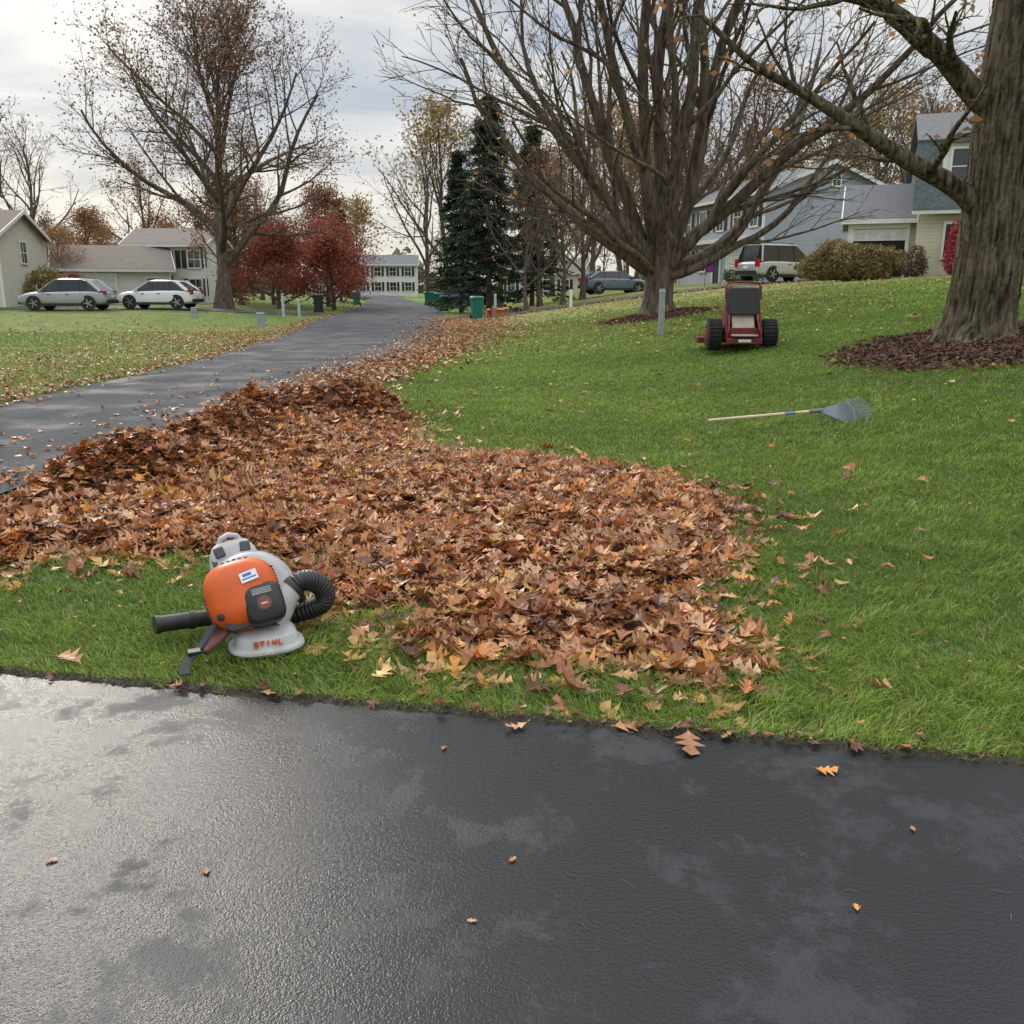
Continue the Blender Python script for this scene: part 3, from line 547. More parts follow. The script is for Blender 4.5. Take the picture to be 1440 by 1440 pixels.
# ------------------------------------------------------------------ houses
white=mat('white_trim',(.74,.74,.72),.5,var=.05); glass=mat('window_glass',(.03,.035,.04),.08,var=.3,scale=1,spec=.8)
black=mat('black_paint',(.02,.02,.022),.5); shing=mat('roof_shingles',(.12,.125,.13),.9,col2=(.19,.19,.195),scale=7,bump=.6,bscale=18,stretch=(1,1,3)); shing_b=mat('roof_shingles_brown',(.17,.14,.12),.9,col2=(.24,.2,.175),scale=7,bump=.6,bscale=18)
slate=mat('mansard_shingles',(.07,.09,.095),.85,col2=(.13,.15,.155),scale=6,bump=.8,bscale=14,stretch=(1,1,2))
dark=mat('dark_interior',(.015,.015,.015),.9)
def house(name,loc,rz,W,D,He,Hr,sid,roof,wins=(),doors=(),gar=(),ov=.35,chim=None,parent=None):
    e=parent or empty(name,loc,rz); b=MB(); w,d=W/2,D/2
    V=[(-w,-d,-.8),(w,-d,-.8),(w,d,-.8),(-w,d,-.8),(-w,-d,He),(w,-d,He),(w,d,He),(-w,d,He),(-w,0,He+Hr),(w,0,He+Hr)]
    b.add(V,[(0,1,5,4),(2,3,7,6),(1,2,6,9,5),(3,0,4,8,7)],0); b.build('walls',[sid],e,smooth=False)
    b=MB(); sl=Hr/d; th=.16
    for s in(-1,1):
        y0=s*(d+ov); z0=He-sl*ov
        P=[(-w-ov,y0,z0+.02),(w+ov,y0,z0+.02),(w+ov,0,He+Hr+.02),(-w-ov,0,He+Hr+.02)]
        V=P+[(p[0],p[1],p[2]+th) for p in P]; b.add(V,[(0,1,2,3),(4,5,6,7),(0,1,5,4),(1,2,6,5),(3,0,4,7)],0)
        b.box((0,y0+s*.03,z0+.05),(W+2*ov,.05,.2),1)
        for sx in(-1,1):
            x=sx*(w+ov+.03); b.add([(x-.025,y0,z0-.06),(x+.025,y0,z0-.06),(x+.025,0,He+Hr-.06),(x-.025,0,He+Hr-.06),(x-.025,y0,z0+.17),(x+.025,y0,z0+.17),(x+.025,0,He+Hr+.17),(x-.025,0,He+Hr+.17)],[(0,1,2,3),(4,5,6,7),(0,3,7,4),(1,2,6,5),(0,1,5,4)],1)
    if chim: b.box((chim[0],chim[1],He+Hr*.7),(.8,.6,Hr+1.0),2)
    b.build('roof',[roof,white,mat('chimney_brick',(.22,.09,.06),.9)],e,smooth=False)
    def fr(face):
        if face=='f': return lambda u,o,z:(u,-d-o,z),(1,0)
        if face=='b': return lambda u,o,z:(-u,d+o,z),(1,0)
        if face=='l': return lambda u,o,z:(-w-o,-u,z),(0,1)
        return lambda u,o,z:(w+o,u,z),(0,1)
    def bx(b,face,u,o,z,sw,sd,sh,m):
        f,ax=fr(face); b.box(f(u,o,z),(sw,sd,sh) if ax[0] else (sd,sw,sh),m)
    b=MB()
    for sx in(-1,1):
        for sy in(-1,1): b.box((sx*w,sy*d,(He-.8)/2),(.14,.14,He+.7),0)
    b.build('corner_boards',[white],e,smooth=False)
    if wins:
        b=MB()
        for face,u,z,ww,hh,shut in wins:
            bx(b,face,u,.0,z,ww,.05,hh,1)
            for s in(-1,1): bx(b,face,u+s*(ww/2+.05),.03,z,.1,.1,hh+.2,0); bx(b,face,u,.03,z+s*(hh/2+.05),ww,.1,.1,0)
            bx(b,face,u,.035,z,ww,.04,.05,0); bx(b,face,u,.03,z,.035,.03,hh,0)
            if shut:
                for s in(-1,1): bx(b,face,u+s*(ww/2+.32),.02,z,.36,.06,hh+.1,2)
        b.build('windows',[white,glass,black],e,smooth=False)
    if doors:
        b=MB()
        for face,u,ww,hh,m in doors:
            bx(b,face,u,.02,hh/2,ww,.06,hh,1+m)
            for s in(-1,1): bx(b,face,u+s*(ww/2+.08),.04,hh/2,.14,.12,hh+.1,0)
            bx(b,face,u,.04,hh+.1,ww+.3,.12,.2,0); bx(b,face,u,.055,hh*.72,ww*.5,.03,hh*.28,3)
        b.build('door',[white,mat('door_paint',(.3,.03,.03),.5),black,glass],e,smooth=False)
    if gar:
        b=MB()
        for face,u,ww,hh,op in gar:
            if op: bx(b,face,u,.01,hh*.5,ww,.04,hh,2)
            for k in range(4):
                if op and k<3: continue
                bx(b,face,u,.03,hh*(k+.5)/4,ww,.06,hh/4-.03,0)
                for j in range(4): bx(b,face,u+(j-1.5)*ww/4,.065,hh*(k+.5)/4,ww/4-.12,.03,hh/4-.2,1)
            for s in(-1,1): bx(b,face,u+s*(ww/2+.08),.045,hh/2,.15,.12,hh+.1,0)
            bx(b,face,u,.045,hh+.12,ww+.3,.12,.22,0)
        b.build('garage_door',[white,mat('garage_panel',(.6,.6,.58),.5),dark],e,smooth=False)
    return e
grey_s=siding('blue_grey_siding',(.34,.37,.41)); cream=siding('cream_siding',(.56,.54,.39)); whites=siding('white_siding',(.70,.69,.64)); tan=siding('tan_siding',(.60,.56,.47))
e=house('grey_house',(18.9,66.3,h(18.9,64)-.1),R(103),13,9.2,5.5,1.8,grey_s,shing,
 wins=[('b',u,4.2,1.0,1.4,True) for u in(-5,-2.4,.4,3,5.3)]+[('b',u,1.5,1.1,1.4,True) for u in(-4.8,-2.2)]+[('l',0.3,6.3,.5,.7,False)],
 doors=[('b',.2,1.0,2.1,1)],gar=[('b',4,4.2,2.3,False)])
b=MB(); b.box((0,4.6+.3,2.75),(13,.65,.25),0); b.build('overhang',[white],e,smooth=False)
zc=h(18,44)+.05
e=house('cream_house',(19.1,45.0,zc),R(-20),5.2,6.2,2.55,1.6,cream,shing,gar=[('f',-1.3,2.2,2.1,True)])
b=MB(); x0,x1,y0,y1=.2,12.5,-3.9,4.5
b.add([(x0,y0,-.8),(x1,y0,-.8),(x1,y1,-.8),(x0,y1,-.8),(x0,y0,2.9),(x1,y0,2.9),(x1,y1,2.9),(x0,y1,2.9),(x0,y0+.7,5.6),(x1,y0+.7,5.6),(x1,y1-.7,5.6),(x0,y1-.7,5.6),(x0,.3,7.2),(x1,.3,7.2)],[(0,1,5,4),(2,3,7,6),(0,4,8,12,11,7,3),(1,2,6,10,13,9,5)],0)
b.build('main_walls',[cream],e,smooth=False)
b=MB()
def slab(p,th,m):
    V=[Vector(q) for q in p]; n=(V[1]-V[0]).cross(V[3]-V[0]).normalized()
    if n.z<0:n=-n
    b.add([q+n*.01 for q in V]+[q+n*th for q in V],[(0,1,2,3),(4,5,6,7),(0,1,5,4),(1,2,6,5),(2,3,7,6),(3,0,4,7)],m)
a0,a1=x0-.3,x1+.3
slab([(a0,y0-.4,2.75),(a1,y0-.4,2.75),(a1,y0+.7,5.65),(a0,y0+.7,5.65)],.14,0); slab([(a0,y1+.4,2.75),(a1,y1+.4,2.75),(a1,y1-.7,5.65),(a0,y1-.7,5.65)],.14,0)
slab([(a0,y0+.55,5.66),(a1,y0+.55,5.66),(a1,.3,7.3),(a0,.3,7.3)],.14,1); slab([(a0,y1-.55,5.66),(a1,y1-.55,5.66),(a1,.3,7.3),(a0,.3,7.3)],.14,1)
b.box(((x0+x1)/2,y0-.42,2.72),(x1-x0+.6,.12,.2),2)
b.add([(x0-.02,y0+.05,2.9),(x0-.02,y0+.7,5.6),(x0-.02,.3,7.2),(x0-.02,y1-.7,5.6),(x0-.02,y1-.05,2.9)],[(0,1,2,3,4)],0)
b.build('mansard_roof',[slate,shing,white],e,smooth=False)
b=MB()
for dx in(1.5,4.6,7.7):
    X=x0+dx; b.box((X,y0+.55,4.5),(1.5,1.5,2.0),0); b.box((X,y0-.21,4.55),(.8,.04,1.4),1)
    for s in(-1,1): b.box((X+s*.45,y0-.24,4.55),(.1,.1,1.6),0)
    b.box((X,y0-.24,5.3),(.8,.1,.1),0);b.box((X,y0-.24,3.8),(.8,.1,.1),0);b.box((X,y0-.24,4.55),(.8,.06,.05),0)
    b.add([(X-.95,y0-.45,5.5),(X+.95,y0-.45,5.5),(X,y0-.45,6.1),(X-.95,y0+1.4,5.5),(X+.95,y0+1.4,5.5),(X,y0+1.4,6.1)],[(0,1,2),(3,4,5),(0,2,5,3),(1,2,5,4),(0,1,4,3)],2)
for X in(x0+1.7,x0+6.5):
    b.box((X,y0-.02,1.5),(1.1,.06,1.4),1)
    for s in(-1,1): b.box((X+s*.6,y0-.05,1.5),(.1,.1,1.6),0); b.box((X,y0-.05,1.5+s*.75),(1.1,.1,.1),0)
b.build('dormers',[white,glass,slate],e,smooth=False)
e=house('white_house',(-30.3,70,h(-30,70)),R(24),7.6,7.0,2.5,1.6,whites,shing_b,wins=[('f',2.6,1.3,.9,1.1,False)],gar=[('f',-1.6,3.2,2.0,False)])
rw=empty('rear_wing',(5.0,2.5,0),R(-24)); rw.parent=e
house('x',None,0,6,6,4.4,1.2,whites,shing_b,parent=rw,wins=[('f',u,3.3,.9,1.2,True) for u in(-1.8,.2,2.2)]+[('f',2.2,1.2,.9,1.2,True)],doors=[('f',0,1,2.1,0)])
house('tan_house',(-37.3,60,h(-33,58)),R(8),10.5,8,4.4,1.5,tan,shing_b,wins=[('f',u,3.4,1.0,1.3,True) for u in(-3,0,3.4)]+[('r',0,3.4,1,1.3,False)],gar=[('f',2.8,3.4,2.3,False)])
house('distant_house',(-20.5,150,h(-20,150)),R(5),10,7,4.8,1.4,whites,shing,wins=[('f',u,z,1,1.3,True) for u in(-3.6,-1.2,1.2,3.6) for z in(1.4,3.7)])
house('distant_house',(-31,165,0),R(20),11,7,3.0,1.4,whites,shing_b,wins=[('f',u,1.4,1,1.3,True) for u in(-3.6,1.2,3.6)])
house('distant_house',(4.5,120,h(4.5,120)-.3),R(-20),11,7,2.9,1.6,tan,shing_b,wins=[('f',u,1.4,1,1.3,True) for u in(-3.6,1.2,3.6)])
# ------------------------------------------------------------------ cars
rub=mat('tyre_rubber',(.022,.022,.022),.85); alloy=mat('alloy_rim',(.45,.45,.46),.35,.8); cglass=mat('car_glass',(.015,.018,.02),.06,spec=.8)
redl=mat('red_lamp',(.35,.01,.01),.25); headl=mat('head_lamp',(.7,.7,.7),.15)
def car(name,loc,rz,col,L=4.6,W=1.85,Ht=1.68,boxy=False,rough=.28,metal=.4):
    e=empty(name,loc,rz); pm=mat('car_paint_'+name,col,rough,metal,var=.03); k=L/4.6; w=W/2
    st=[(-2.3,.42,.88,.80),(-2.22,.30,1.02,.90),(-1.7,.24,1.08,.97),(-.6,.22,1.07,1.0),(.5,.22,1.04,1.0),(1.05,.24,1.03,.98),(1.7,.25,.98,.95),(2.1,.28,.88,.9),(2.26,.36,.74,.82),(2.3,.42,.62,.74)]
    b=MB(); rings=[]
    for x,zb,zt,f in st:
        ww=w*f; rings.append([Vector((x*k,sy*yy,z)) for sy,yy,z in((-1,ww*.88,zb),(-1,ww,zb+.1),(-1,ww,(zb+zt)/2),(-1,ww*.99,zt-.12),(-1,ww*.9,zt),(1,ww*.9,zt),(1,ww*.99,zt-.12),(1,ww,(zb+zt)/2),(1,ww,zb+.1),(1,ww*.88,zb))])
    b.loft(rings,0); b.build('body',[pm],e,sub=2)
    rear=-2.12 if boxy else -2.15; tp=-1.95 if boxy else -1.35
    S=[(rear,1.02),(tp,Ht-.10 if not boxy else Ht-.07),(tp+.5,Ht-.02),(-.2,Ht),(.25,Ht-.05),(1.2,1.0)]; b=MB()
    rg=[[(x*k,-w*.88,1.0),(x*k,-w*(.88-.16*(z-1)/(Ht-1)),z-.05),(x*k,-w*.55,z),(x*k,w*.55,z),(x*k,w*(.88-.16*(z-1)/(Ht-1)),z-.05),(x*k,w*.88,1.0)] for x,z in S]
    for i in range(len(S)-1):
        A,B=rg[i],rg[i+1]
        for j in range(5):
            roof=(j in(1,2,3)) and 1<=i<=3
            b.add([A[j],A[j+1],B[j+1],B[j]],[(0,1,2,3)],0 if roof else 1)
    b.add(rg[0],[tuple(range(6))],1); b.build('cabin',[pm,cglass],e,smooth=True,ang=50)
    b=MB()
    for s in(-1,1):
        for x,dx in((tp+.02,-.12 if boxy else -.7),(-.95,0),(.05,.0),(.34,.82)):
            zt=Ht-.09
            p0=Vector(((x+dx)*k,s*(w*.885),1.0)); p1=Vector((x*k,s*(w*.735),zt)); b.tube([p0,p1],(.05 if boxy else .10) if dx<0 else .025,6,0 if dx else 2)
        b.tube([((tp)*k,s*w*.725,Ht-.08),(.30*k,s*w*.725,Ht-.08)],.03,6,0)
        if boxy: b.tube([((tp+.1)*k,s*w*.62,Ht+.04),(.1*k,s*w*.62,Ht+.03)],.02,6,2)
        b.box((.95*k,s*(w+.06),1.06),(.12,.2,.13),0)
        b.box((-2.22*k,s*w*.76,.93),(.14,.24,.22 if not boxy else .4),3); b.box((2.14*k,s*w*.68,.74),(.22,.34,.12),4)
        b.box((0,s*(w-.0),.3),(2.2*k,.06,.14),2)
        for x in(-1.38,1.42):
            b.lathe([(.42,-.02),(.42,.03)],(x*k,s*(w-.05),.38),(0,s,0),28,2)
        b.box((-.35*k,s*(w+.005),.86),(.18,.03,.03),2); b.box((.6*k,s*(w+.005),.85),(.18,.03,.03),2)
    b.box((-2.3*k,0,.45),(.1,1.45,.2),2); b.box((2.28*k,0,.42),(.1,1.3,.22),2); b.box((-2.33*k,0,.72),(.03,.34,.14),4)
    b.build('trim',[pm,cglass,black,redl,headl],e,smooth=True)
    b=MB()
    for s in(-1,1):
        for x in(-1.38,1.42):
            c=(x*k,s*(w-.12),.365)
            b.lathe([(.2,-.1),(.33,-.1),(.365,-.07),(.365,.07),(.34,.10),(.26,.105)],c,(0,s,0),28,0)
            b.lathe([(.255,.06),(.255,.1),(.22,.09),(.04,.10)],c,(0,s,0),20,1)
            for q in range(5):
                a=q*2*math.pi/5; b.box((c[0]+.13*math.cos(a),c[1]+s*.11,c[2]+.13*math.sin(a)),(.22,.03,.05),1,Matrix.Rotation(-a,3,'Y'))
    b.build('wheels',[rub,alloy],e)
    return e
def cz(x,y): return h(x,y)+.05
car('silver_suv',(-25.0,51.5,cz(-25,51.5)),R(182),(.38,.39,.41),4.9,1.9,1.72)
car('white_car',(-20.6,53.5,cz(-20.6,53.5)),R(176),(.75,.75,.75),4.6,1.85,1.62,metal=0)
car('silver_suv',(14.3,49.0,cz(14.3,49.0)),R(28),(.50,.51,.52),4.9,2.0,1.9,True)
car('grey_car',(6.9,62,cz(6.9,62)),R(15),(.16,.2,.26),4.6,1.8,1.5)
car('blue_car',(-4.0,88,cz(-4,88)),R(5),(.05,.18,.42),4.4,1.8,1.5)
# ------------------------------------------------------------------ bins, posts
gbin=mat('green_bin_plastic',(.008,.15,.12),.5,var=.08); bbin=mat('black_bin_plastic',(.025,.025,.027),.5)
def bin_(name,x,y,m,rz=0,s=1):
    e=empty(name,(x,y,h(x,y)+.03),rz); e.scale=(s,s,s); b=MB()
    b.loft([sring('xy',(0,0,0),.22,.26,.05,20,6),sring('xy',(0,0,0),.29,.34,.95,20,6),sring('xy',(0,0,0),.31,.36,.96,20,6),sring('xy',(0,0,0),.31,.36,1.0,20,6)],0); b.build('body',[m],e)
    b=MB(); b.loft([sring('xy',(0,-.02,0),.31,.37,1.004,20,6),sring('xy',(0,-.02,0),.31,.37,1.03,20,6),sring('xy',(0,.02,0),.24,.28,1.09,20,5)],0); b.build('lid',[m],e)
    b=MB(); b.tube([(-.28,.4,.97),(.28,.4,.97)],.018,8,0); b.build('handle',[m],e)
    b=MB()
    for s in(-1,1): b.lathe([(.02,-.03),(.12,-.03),(.12,.03),(.02,.03)],(s*.26,.24,.1),(1,0,0),16,0)
    b.build('wheels',[rub],e)
bin_('green_trash_bin',-1.75,45.5,gbin,.3,1.05); bin_('green_trash_bin',-4.6,62,gbin,.1); bin_('green_trash_bin',-5.9,73,gbin,0,1.1); bin_('green_trash_bin',-7.2,84,gbin,0,1.15); bin_('green_trash_bin',-7.9,86,gbin,.2,1.15); bin_('green_trash_bin',-13.6,80,gbin,0,1.1); bin_('black_trash_bin',-12.3,58.0,bbin,.2,1.1)
bin_('black_trash_bin',-27.9,48.5,bbin,.2)
post_m=mat('grey_green_plastic',(.27,.32,.31),.6,var=.1); pale=mat('pale_blue_plastic',(.4,.5,.55),.5)
def pedestal(name,x,y,w,hh,m):
    e=empty(name,(x,y,h(x,y)-.03)); b=MB(); b.loft([sring('xy',(0,0,0),w*.55,w*.5,0,20,5),sring('xy',(0,0,0),w*.5,w*.45,.1,20,5),sring('xy',(0,0,0),w*.48,w*.43,hh*.93,20,5)],0); b.build('body',[m],e)
    b=MB(); b.loft([sring('xy',(0,0,0),w*.52,w*.47,hh*.935,20,5),sring('xy',(0,0,0),w*.52,w*.47,hh*.98,20,5),sring('xy',(0,0,0),w*.35,w*.3,hh*1.02,20,4)],0); b.box((0,-w*.44,hh*.6),(w*.3,.01,.08),0); b.build('cap',[m],e)
pedestal('utility_marker_post',3.5,21.3,.14,1.05,post_m); pedestal('utility_pedestal',-10.5,38,.34,.62,post_m); pedestal('utility_pedestal',-16.4,47,.3,.5,post_m)
pedestal('marker_post',-12.8,51,.14,1.15,pale); pedestal('marker_post',-12.15,52,.14,1.0,pale); pedestal('marker_post',3.0,46.5,.15,.9,white); pedestal('marker_post',-.9,49,.14,1.2,pale)
card=mat('cardboard',(.4,.18,.10),.85)
for x,y,rz in((-1.1,47,.3),(-.5,47.4,1),(-.75,46.7,.8)):
    e=empty('cardboard_box',(x,y,h(x,y)+.04),rz); b=MB(); b.box((0,0,.2),(.5,.35,.4),0); b.build('body',[card],e,bevel=.01)
    b=MB(); b.box((0,-.24,.41),(.5,.16,.01),0,Matrix.Rotation(.5,3,'X')); b.box((0,.24,.41),(.5,.16,.01),0,Matrix.Rotation(-.5,3,'X')); b.build('flaps',[card],e)
e=empty('garden_flag',(10.6,50.5,h(10.6,50.5))); b=MB(); b.tube([(0,0,0),(0,0,1.5)],.015,8,0); b.tube([(0,0,1.48),(.45,0,1.48)],.012,8,0); b.build('pole',[black],e)
b=MB(); b.loft([[(.03+.05*i,.02*math.sin(i),z) for z in(.85,1.47)]+[(.03+.05*i,.02*math.sin(i)+.006,z) for z in(1.47,.85)] for i in range(9)],0); b.build('banner',[mat('purple_cloth',(.2,.02,.22),.8)],e)
# ------------------------------------------------------------------ leaf blower
lg=mat('light_grey_plastic',(.46,.46,.45),.42,var=.12,scale=9,bump=.1,bscale=60,bdist=.002); org=mat('orange_plastic',(.70,.115,.016),.38,var=.12,scale=7,bump=.08,bscale=90,bdist=.002); blk=mat('black_plastic',(.025,.025,.027),.42,var=.2,scale=12,bump=.1,bscale=80,bdist=.002)
stick=mat('white_label',(.8,.8,.82),.4,var=.03); blue=mat('blue_print',(.05,.15,.5),.4); webb=mat('strap_webbing',(.035,.035,.04),.85,bump=.5,bscale=200,bdist=.003); marn=mat('strap_pad_maroon',(.13,.05,.04),.8,bump=.4,bscale=120,bdist=.003)
dgrey=mat('dark_grey_plastic',(.07,.07,.075),.5)
def blower(x,y,rz,S):
    root=empty('leaf_blower',(x,y,.045),rz); root.scale=(S,S,S)
    e=bpy.data.objects.new('tilted_body',None); scene.collection.objects.link(e); e.parent=root; e.rotation_euler=(R(-26),R(-9),0); e.location=(0,-.02,-.015)
    hc=(.035,.04,.28)
    b=MB()
    prof=[(.02,.11),(.18,.11),(.217,.09),(.231,.05),(.233,-.01),(.227,-.045),(.207,-.075),(.17,-.09),(.02,-.092)]
    b.lathe(prof,hc,(0,1,0),64,0)
    b.lathe([(.234,-.012),(.242,-.008),(.242,.008),(.234,.012)],hc,(0,1,0),64,0)
    for q in range(9):
        t=R(20+20*q); b.box((hc[0]+.231*math.cos(t),hc[1]+.03,hc[2]+.231*math.sin(t)),(.012,.07,.012),0,Matrix.Rotation(-t,3,'Y'))
    b.build('fan_housing',[lg],e,ang=50)
    b=MB(); c=(-.02,0,.275)
    b.loft([sring('xz',c,.192,.188,-.03,44,2.8),sring('xz',c,.194,.190,-.10,44,2.8),sring('xz',c,.187,.182,-.15,44,2.8),sring('xz',(c[0]+.004,0,c[2]+.004),.170,.165,-.19,44,2.8),sring('xz',(c[0]+.008,0,c[2]+.008),.137,.133,-.217,44,2.7),sring('xz',(c[0]+.01,0,c[2]+.01),.08,.078,-.230,44,2.6)],0)
    b.build('engine_cover',[org],e,ang=60)
    b=MB()
    b.loft([sring('xz',(c[0],0,c[2]),.198,.194,-.055,44,2.8),sring('xz',(c[0],0,c[2]),.198,.194,-.067,44,2.8)],0); b.build('cover_seam',[dgrey],e)
    b=MB(); c=(.065,0,.19)
    b.loft([sring('xz',c,.105,.112,-.06,36,3.6),sring('xz',c,.105,.112,-.19,36,3.6),sring('xz',c,.099,.105,-.222,36,3.6),sring('xz',c,.08,.088,-.238,36,3.4)],0)
    b.loft([sring('xz',(-.06,0,.14),.09,.05,-.08,24,4),sring('xz',(-.06,0,.14),.085,.045,-.19,24,4)],0)
    b.build('filter_cover',[blk],e,ang=50)
    b=MB(); b.lathe([(.038,0),(.038,.006),(.032,.008)],(.065,-.237,.185),(0,-1,0),24,0); b.lathe([(.031,.0075),(.0305,.011)],(.065,-.237,.185),(0,-1,0),24,1); b.box((.065,-.250,.185),(.035,.002,.010),2)
    for i in range(4): b.box((.065,-.240,.240+.0085*i),(.10,.004,.004),2)
    b.build('badge',[dgrey,mat('badge_dark',(.22,.05,.02),.4),lg],e)
    b=MB(); rt=Matrix.Rotation(-.12,3,'Y')@Matrix.Rotation(-.12,3,'X'); b.box((.025,-.236,.345),(.09,.003,.054),0,rt); b.box((.025,-.2382,.335),(.074,.002,.008),1,rt); b.box((.018,-.2382,.355),(.045,.002,.014),1,rt); b.build('label',[stick,blue],e)
    b=MB()
    for i in range(7): b.box((.145-.0012*i,-.165+.002*i,.265+.018*i),(.04,.03,.009),0,Matrix.Rotation(-.6,3,'Z'))
    for i in range(5): b.box((-.198,-.11,.20+.024*i),(.03,.045,.009),0)
    for i in range(5): b.box((-.08+.03*i,-.12,.454-.002*abs(i-2)),(.018,.06,.02),0)
    b.lathe([(.012,0),(.02,.002),(.02,.03),(.01,.034)],(-.15,-.175,.18),(-.5,-1,0),16,0)
    b.build('vents',[blk],e)
    b=MB()
    b.loft([sring('xy',(.03,-.06,0),.188,.150,-.015,40,2.6),sring('xy',(.03,-.06,0),.198,.160,.000,40,2.6),sring('xy',(.03,-.06,0),.194,.157,.012,40,2.6),sring('xy',(.03,-.05,0),.168,.135,.022,40,3),sring('xy',(.03,-.035,0),.158,.132,.066,40,3.2),sring('xy',(.03,.0,0),.13,.11,.09,40,3.4)],0)
    b.build('base',[lg],root,ang=45)
    b=MB()
    for i,x0 in enumerate((-.04,-.008,.022,.045,.078)):
        y0=-.180; zz=-.014
        if i==0: b.box((x0,y0,.075+zz),(.024,.012,.005),0); b.box((x0,y0,.063+zz),(.024,.012,.005),0); b.box((x0,y0-.003,.051+zz),(.024,.012,.005),0); b.box((x0-.01,y0,.069+zz),(.005,.012,.01),0); b.box((x0+.01,y0,.057+zz),(.005,.012,.01),0)
        elif i==1: b.box((x0,y0,.075+zz),(.024,.012,.005),0); b.box((x0,y0,.061+zz),(.006,.012,.024),0)
        elif i==2: b.box((x0,y0,.063+zz),(.006,.012,.029),0)
        elif i==3: b.box((x0,y0,.063+zz),(.006,.012,.029),0); b.box((x0+.018,y0,.063+zz),(.006,.012,.029),0); b.box((x0+.009,y0,.063+zz),(.012,.012,.005),0)
        else: b.box((x0,y0,.063+zz),(.006,.012,.029),0); b.box((x0+.009,y0-.003,.051+zz),(.014,.012,.005),0)
    b.build('lettering',[org],root)
    b=MB()
    def fr(z,w,yy,t): return [(-w,yy,z),(-w*.9,yy-t,z),(w*.9,yy-t,z),(w,yy,z),(w*.85,yy+.03,z),(-w*.85,yy+.03,z)]
    b.loft([[Vector(p) for p in fr(z,w,yy,t)] for z,w,yy,t in((0,.17,.19,.05),(.15,.165,.19,.06),(.32,.16,.19,.07),(.47,.145,.18,.09),(.55,.13,.17,.09),(.60,.10,.165,.06),(.615,.07,.16,.035))],0)
    b.build('back_plate',[lg],e,bevel=.012)
    b=MB()
    for s in(-1,1):
        b.box((s*.070,.085,.555),(.055,.03,.06),0,Matrix.Rotation(s*.15,3,'Y')); b.box((s*.105,.10,.47),(.035,.03,.11),0)
    b.box((0,.085,.50),(.09,.02,.025),0)
    b.tube([(-.06,.14,.60),(-.045,.13,.635),(0,.125,.648),(.045,.13,.635),(.06,.14,.60)],.015,10,1)
    b.box((0,.22,.3),(.28,.05,.42),0)
    b.build('back_pad',[dgrey,lg],e,bevel=.008)
    b=MB(); b.tube([(.10,.0,.13),(.15,-.02,.17),(.205,-.03,.215),(.25,-.03,.245)],[.10,.088,.068,.06],24,0); b.tube([(.235,-.03,.236),(.262,-.03,.252)],.065,24,1); b.build('outlet_cone',[lg,blk],e,ang=60)
    P=[Vector(p) for p in((.245,-.03,.245),(.30,-.03,.268),(.37,.0,.25),(.415,.05,.19),(.395,.10,.13),(.31,.16,.12),(.2,.22,.13))]
    pts=[];rad=[];m=len(P)-1; n=112
    for i in range(n+1):
        f=i/n*m;j=min(int(f),m-1);t=f-j;p0=P[max(j-1,0)];p1=P[j];p2=P[j+1];p3=P[min(j+2,m)]
        pts.append(.5*((2*p1)+(p2-p0)*t+(2*p0-5*p1+4*p2-p3)*t*t+(3*p1-p0-3*p2+p3)*t**3)); rad.append(.052 if i%4<2 else .059)
    b=MB(); b.tube(pts,rad,24,0); b.build('flex_hose',[blk],e,ang=80)
    b=MB(); b.tube([(.21,.28,.07),(.1,.31,.05),(-.12,.33,.05),(-.32,.31,.06),(-.50,.28,.07)],[.055,.048,.046,.046,.046],24,0)
    b.tube([(-.3,.313,.058),(-.33,.309,.061)],.052,24,0); b.tube([(-.485,.283,.069),(-.51,.278,.071)],.051,24,0); b.build('blower_tube',[blk],root,ang=60)
    b=MB(); b.tube([(.26,.2,.12),(.30,.16,.2),(.29,.14,.25)],[.018,.022,.016],12,0); b.build('control_handle',[blk],e)
    def ribbon(P,wd,th,m,nm,mt):
        b=MB(); P=[Vector(p) for p in P]; rg=[]
        for i,p in enumerate(P):
            t=(P[min(i+1,len(P)-1)]-P[max(i-1,0)]).normalized(); s=t.cross(Vector((0,0,1))).normalized() if abs(t.z)<.95 else Vector((0,1,0)); u=s.cross(t).normalized()
            a,c=s*wd/2,u*th/2; rg.append([p-a-c,p+a-c,p+a+c,p-a+c])
        b.loft(rg,0); b.build(nm,[mt],root,bevel=th*.3)
    ribbon([(-.12,.06,.14),(-.16,-.02,.13),(-.21,-.09,.095),(-.26,-.13,.07),(-.31,-.16,.05)],.085,.03,0,'strap_pad',marn)
    ribbon([(-.29,-.15,.06),(-.34,-.19,.06),(-.38,-.23,.045),(-.40,-.28,.03),(-.405,-.34,.015)],.052,.008,0,'strap',webb)
    ribbon([(-.17,-.02,.20),(-.25,-.09,.13),(-.30,-.13,.08),(-.34,-.19,.065)],.038,.007,0,'strap_loop',webb)
    b=MB(); b.box((-.345,-.19,.068),(.065,.055,.016),0); b.build('buckle',[blk],root,bevel=.003)
    return root
blower(-1.15,3.78,R(24),.84)
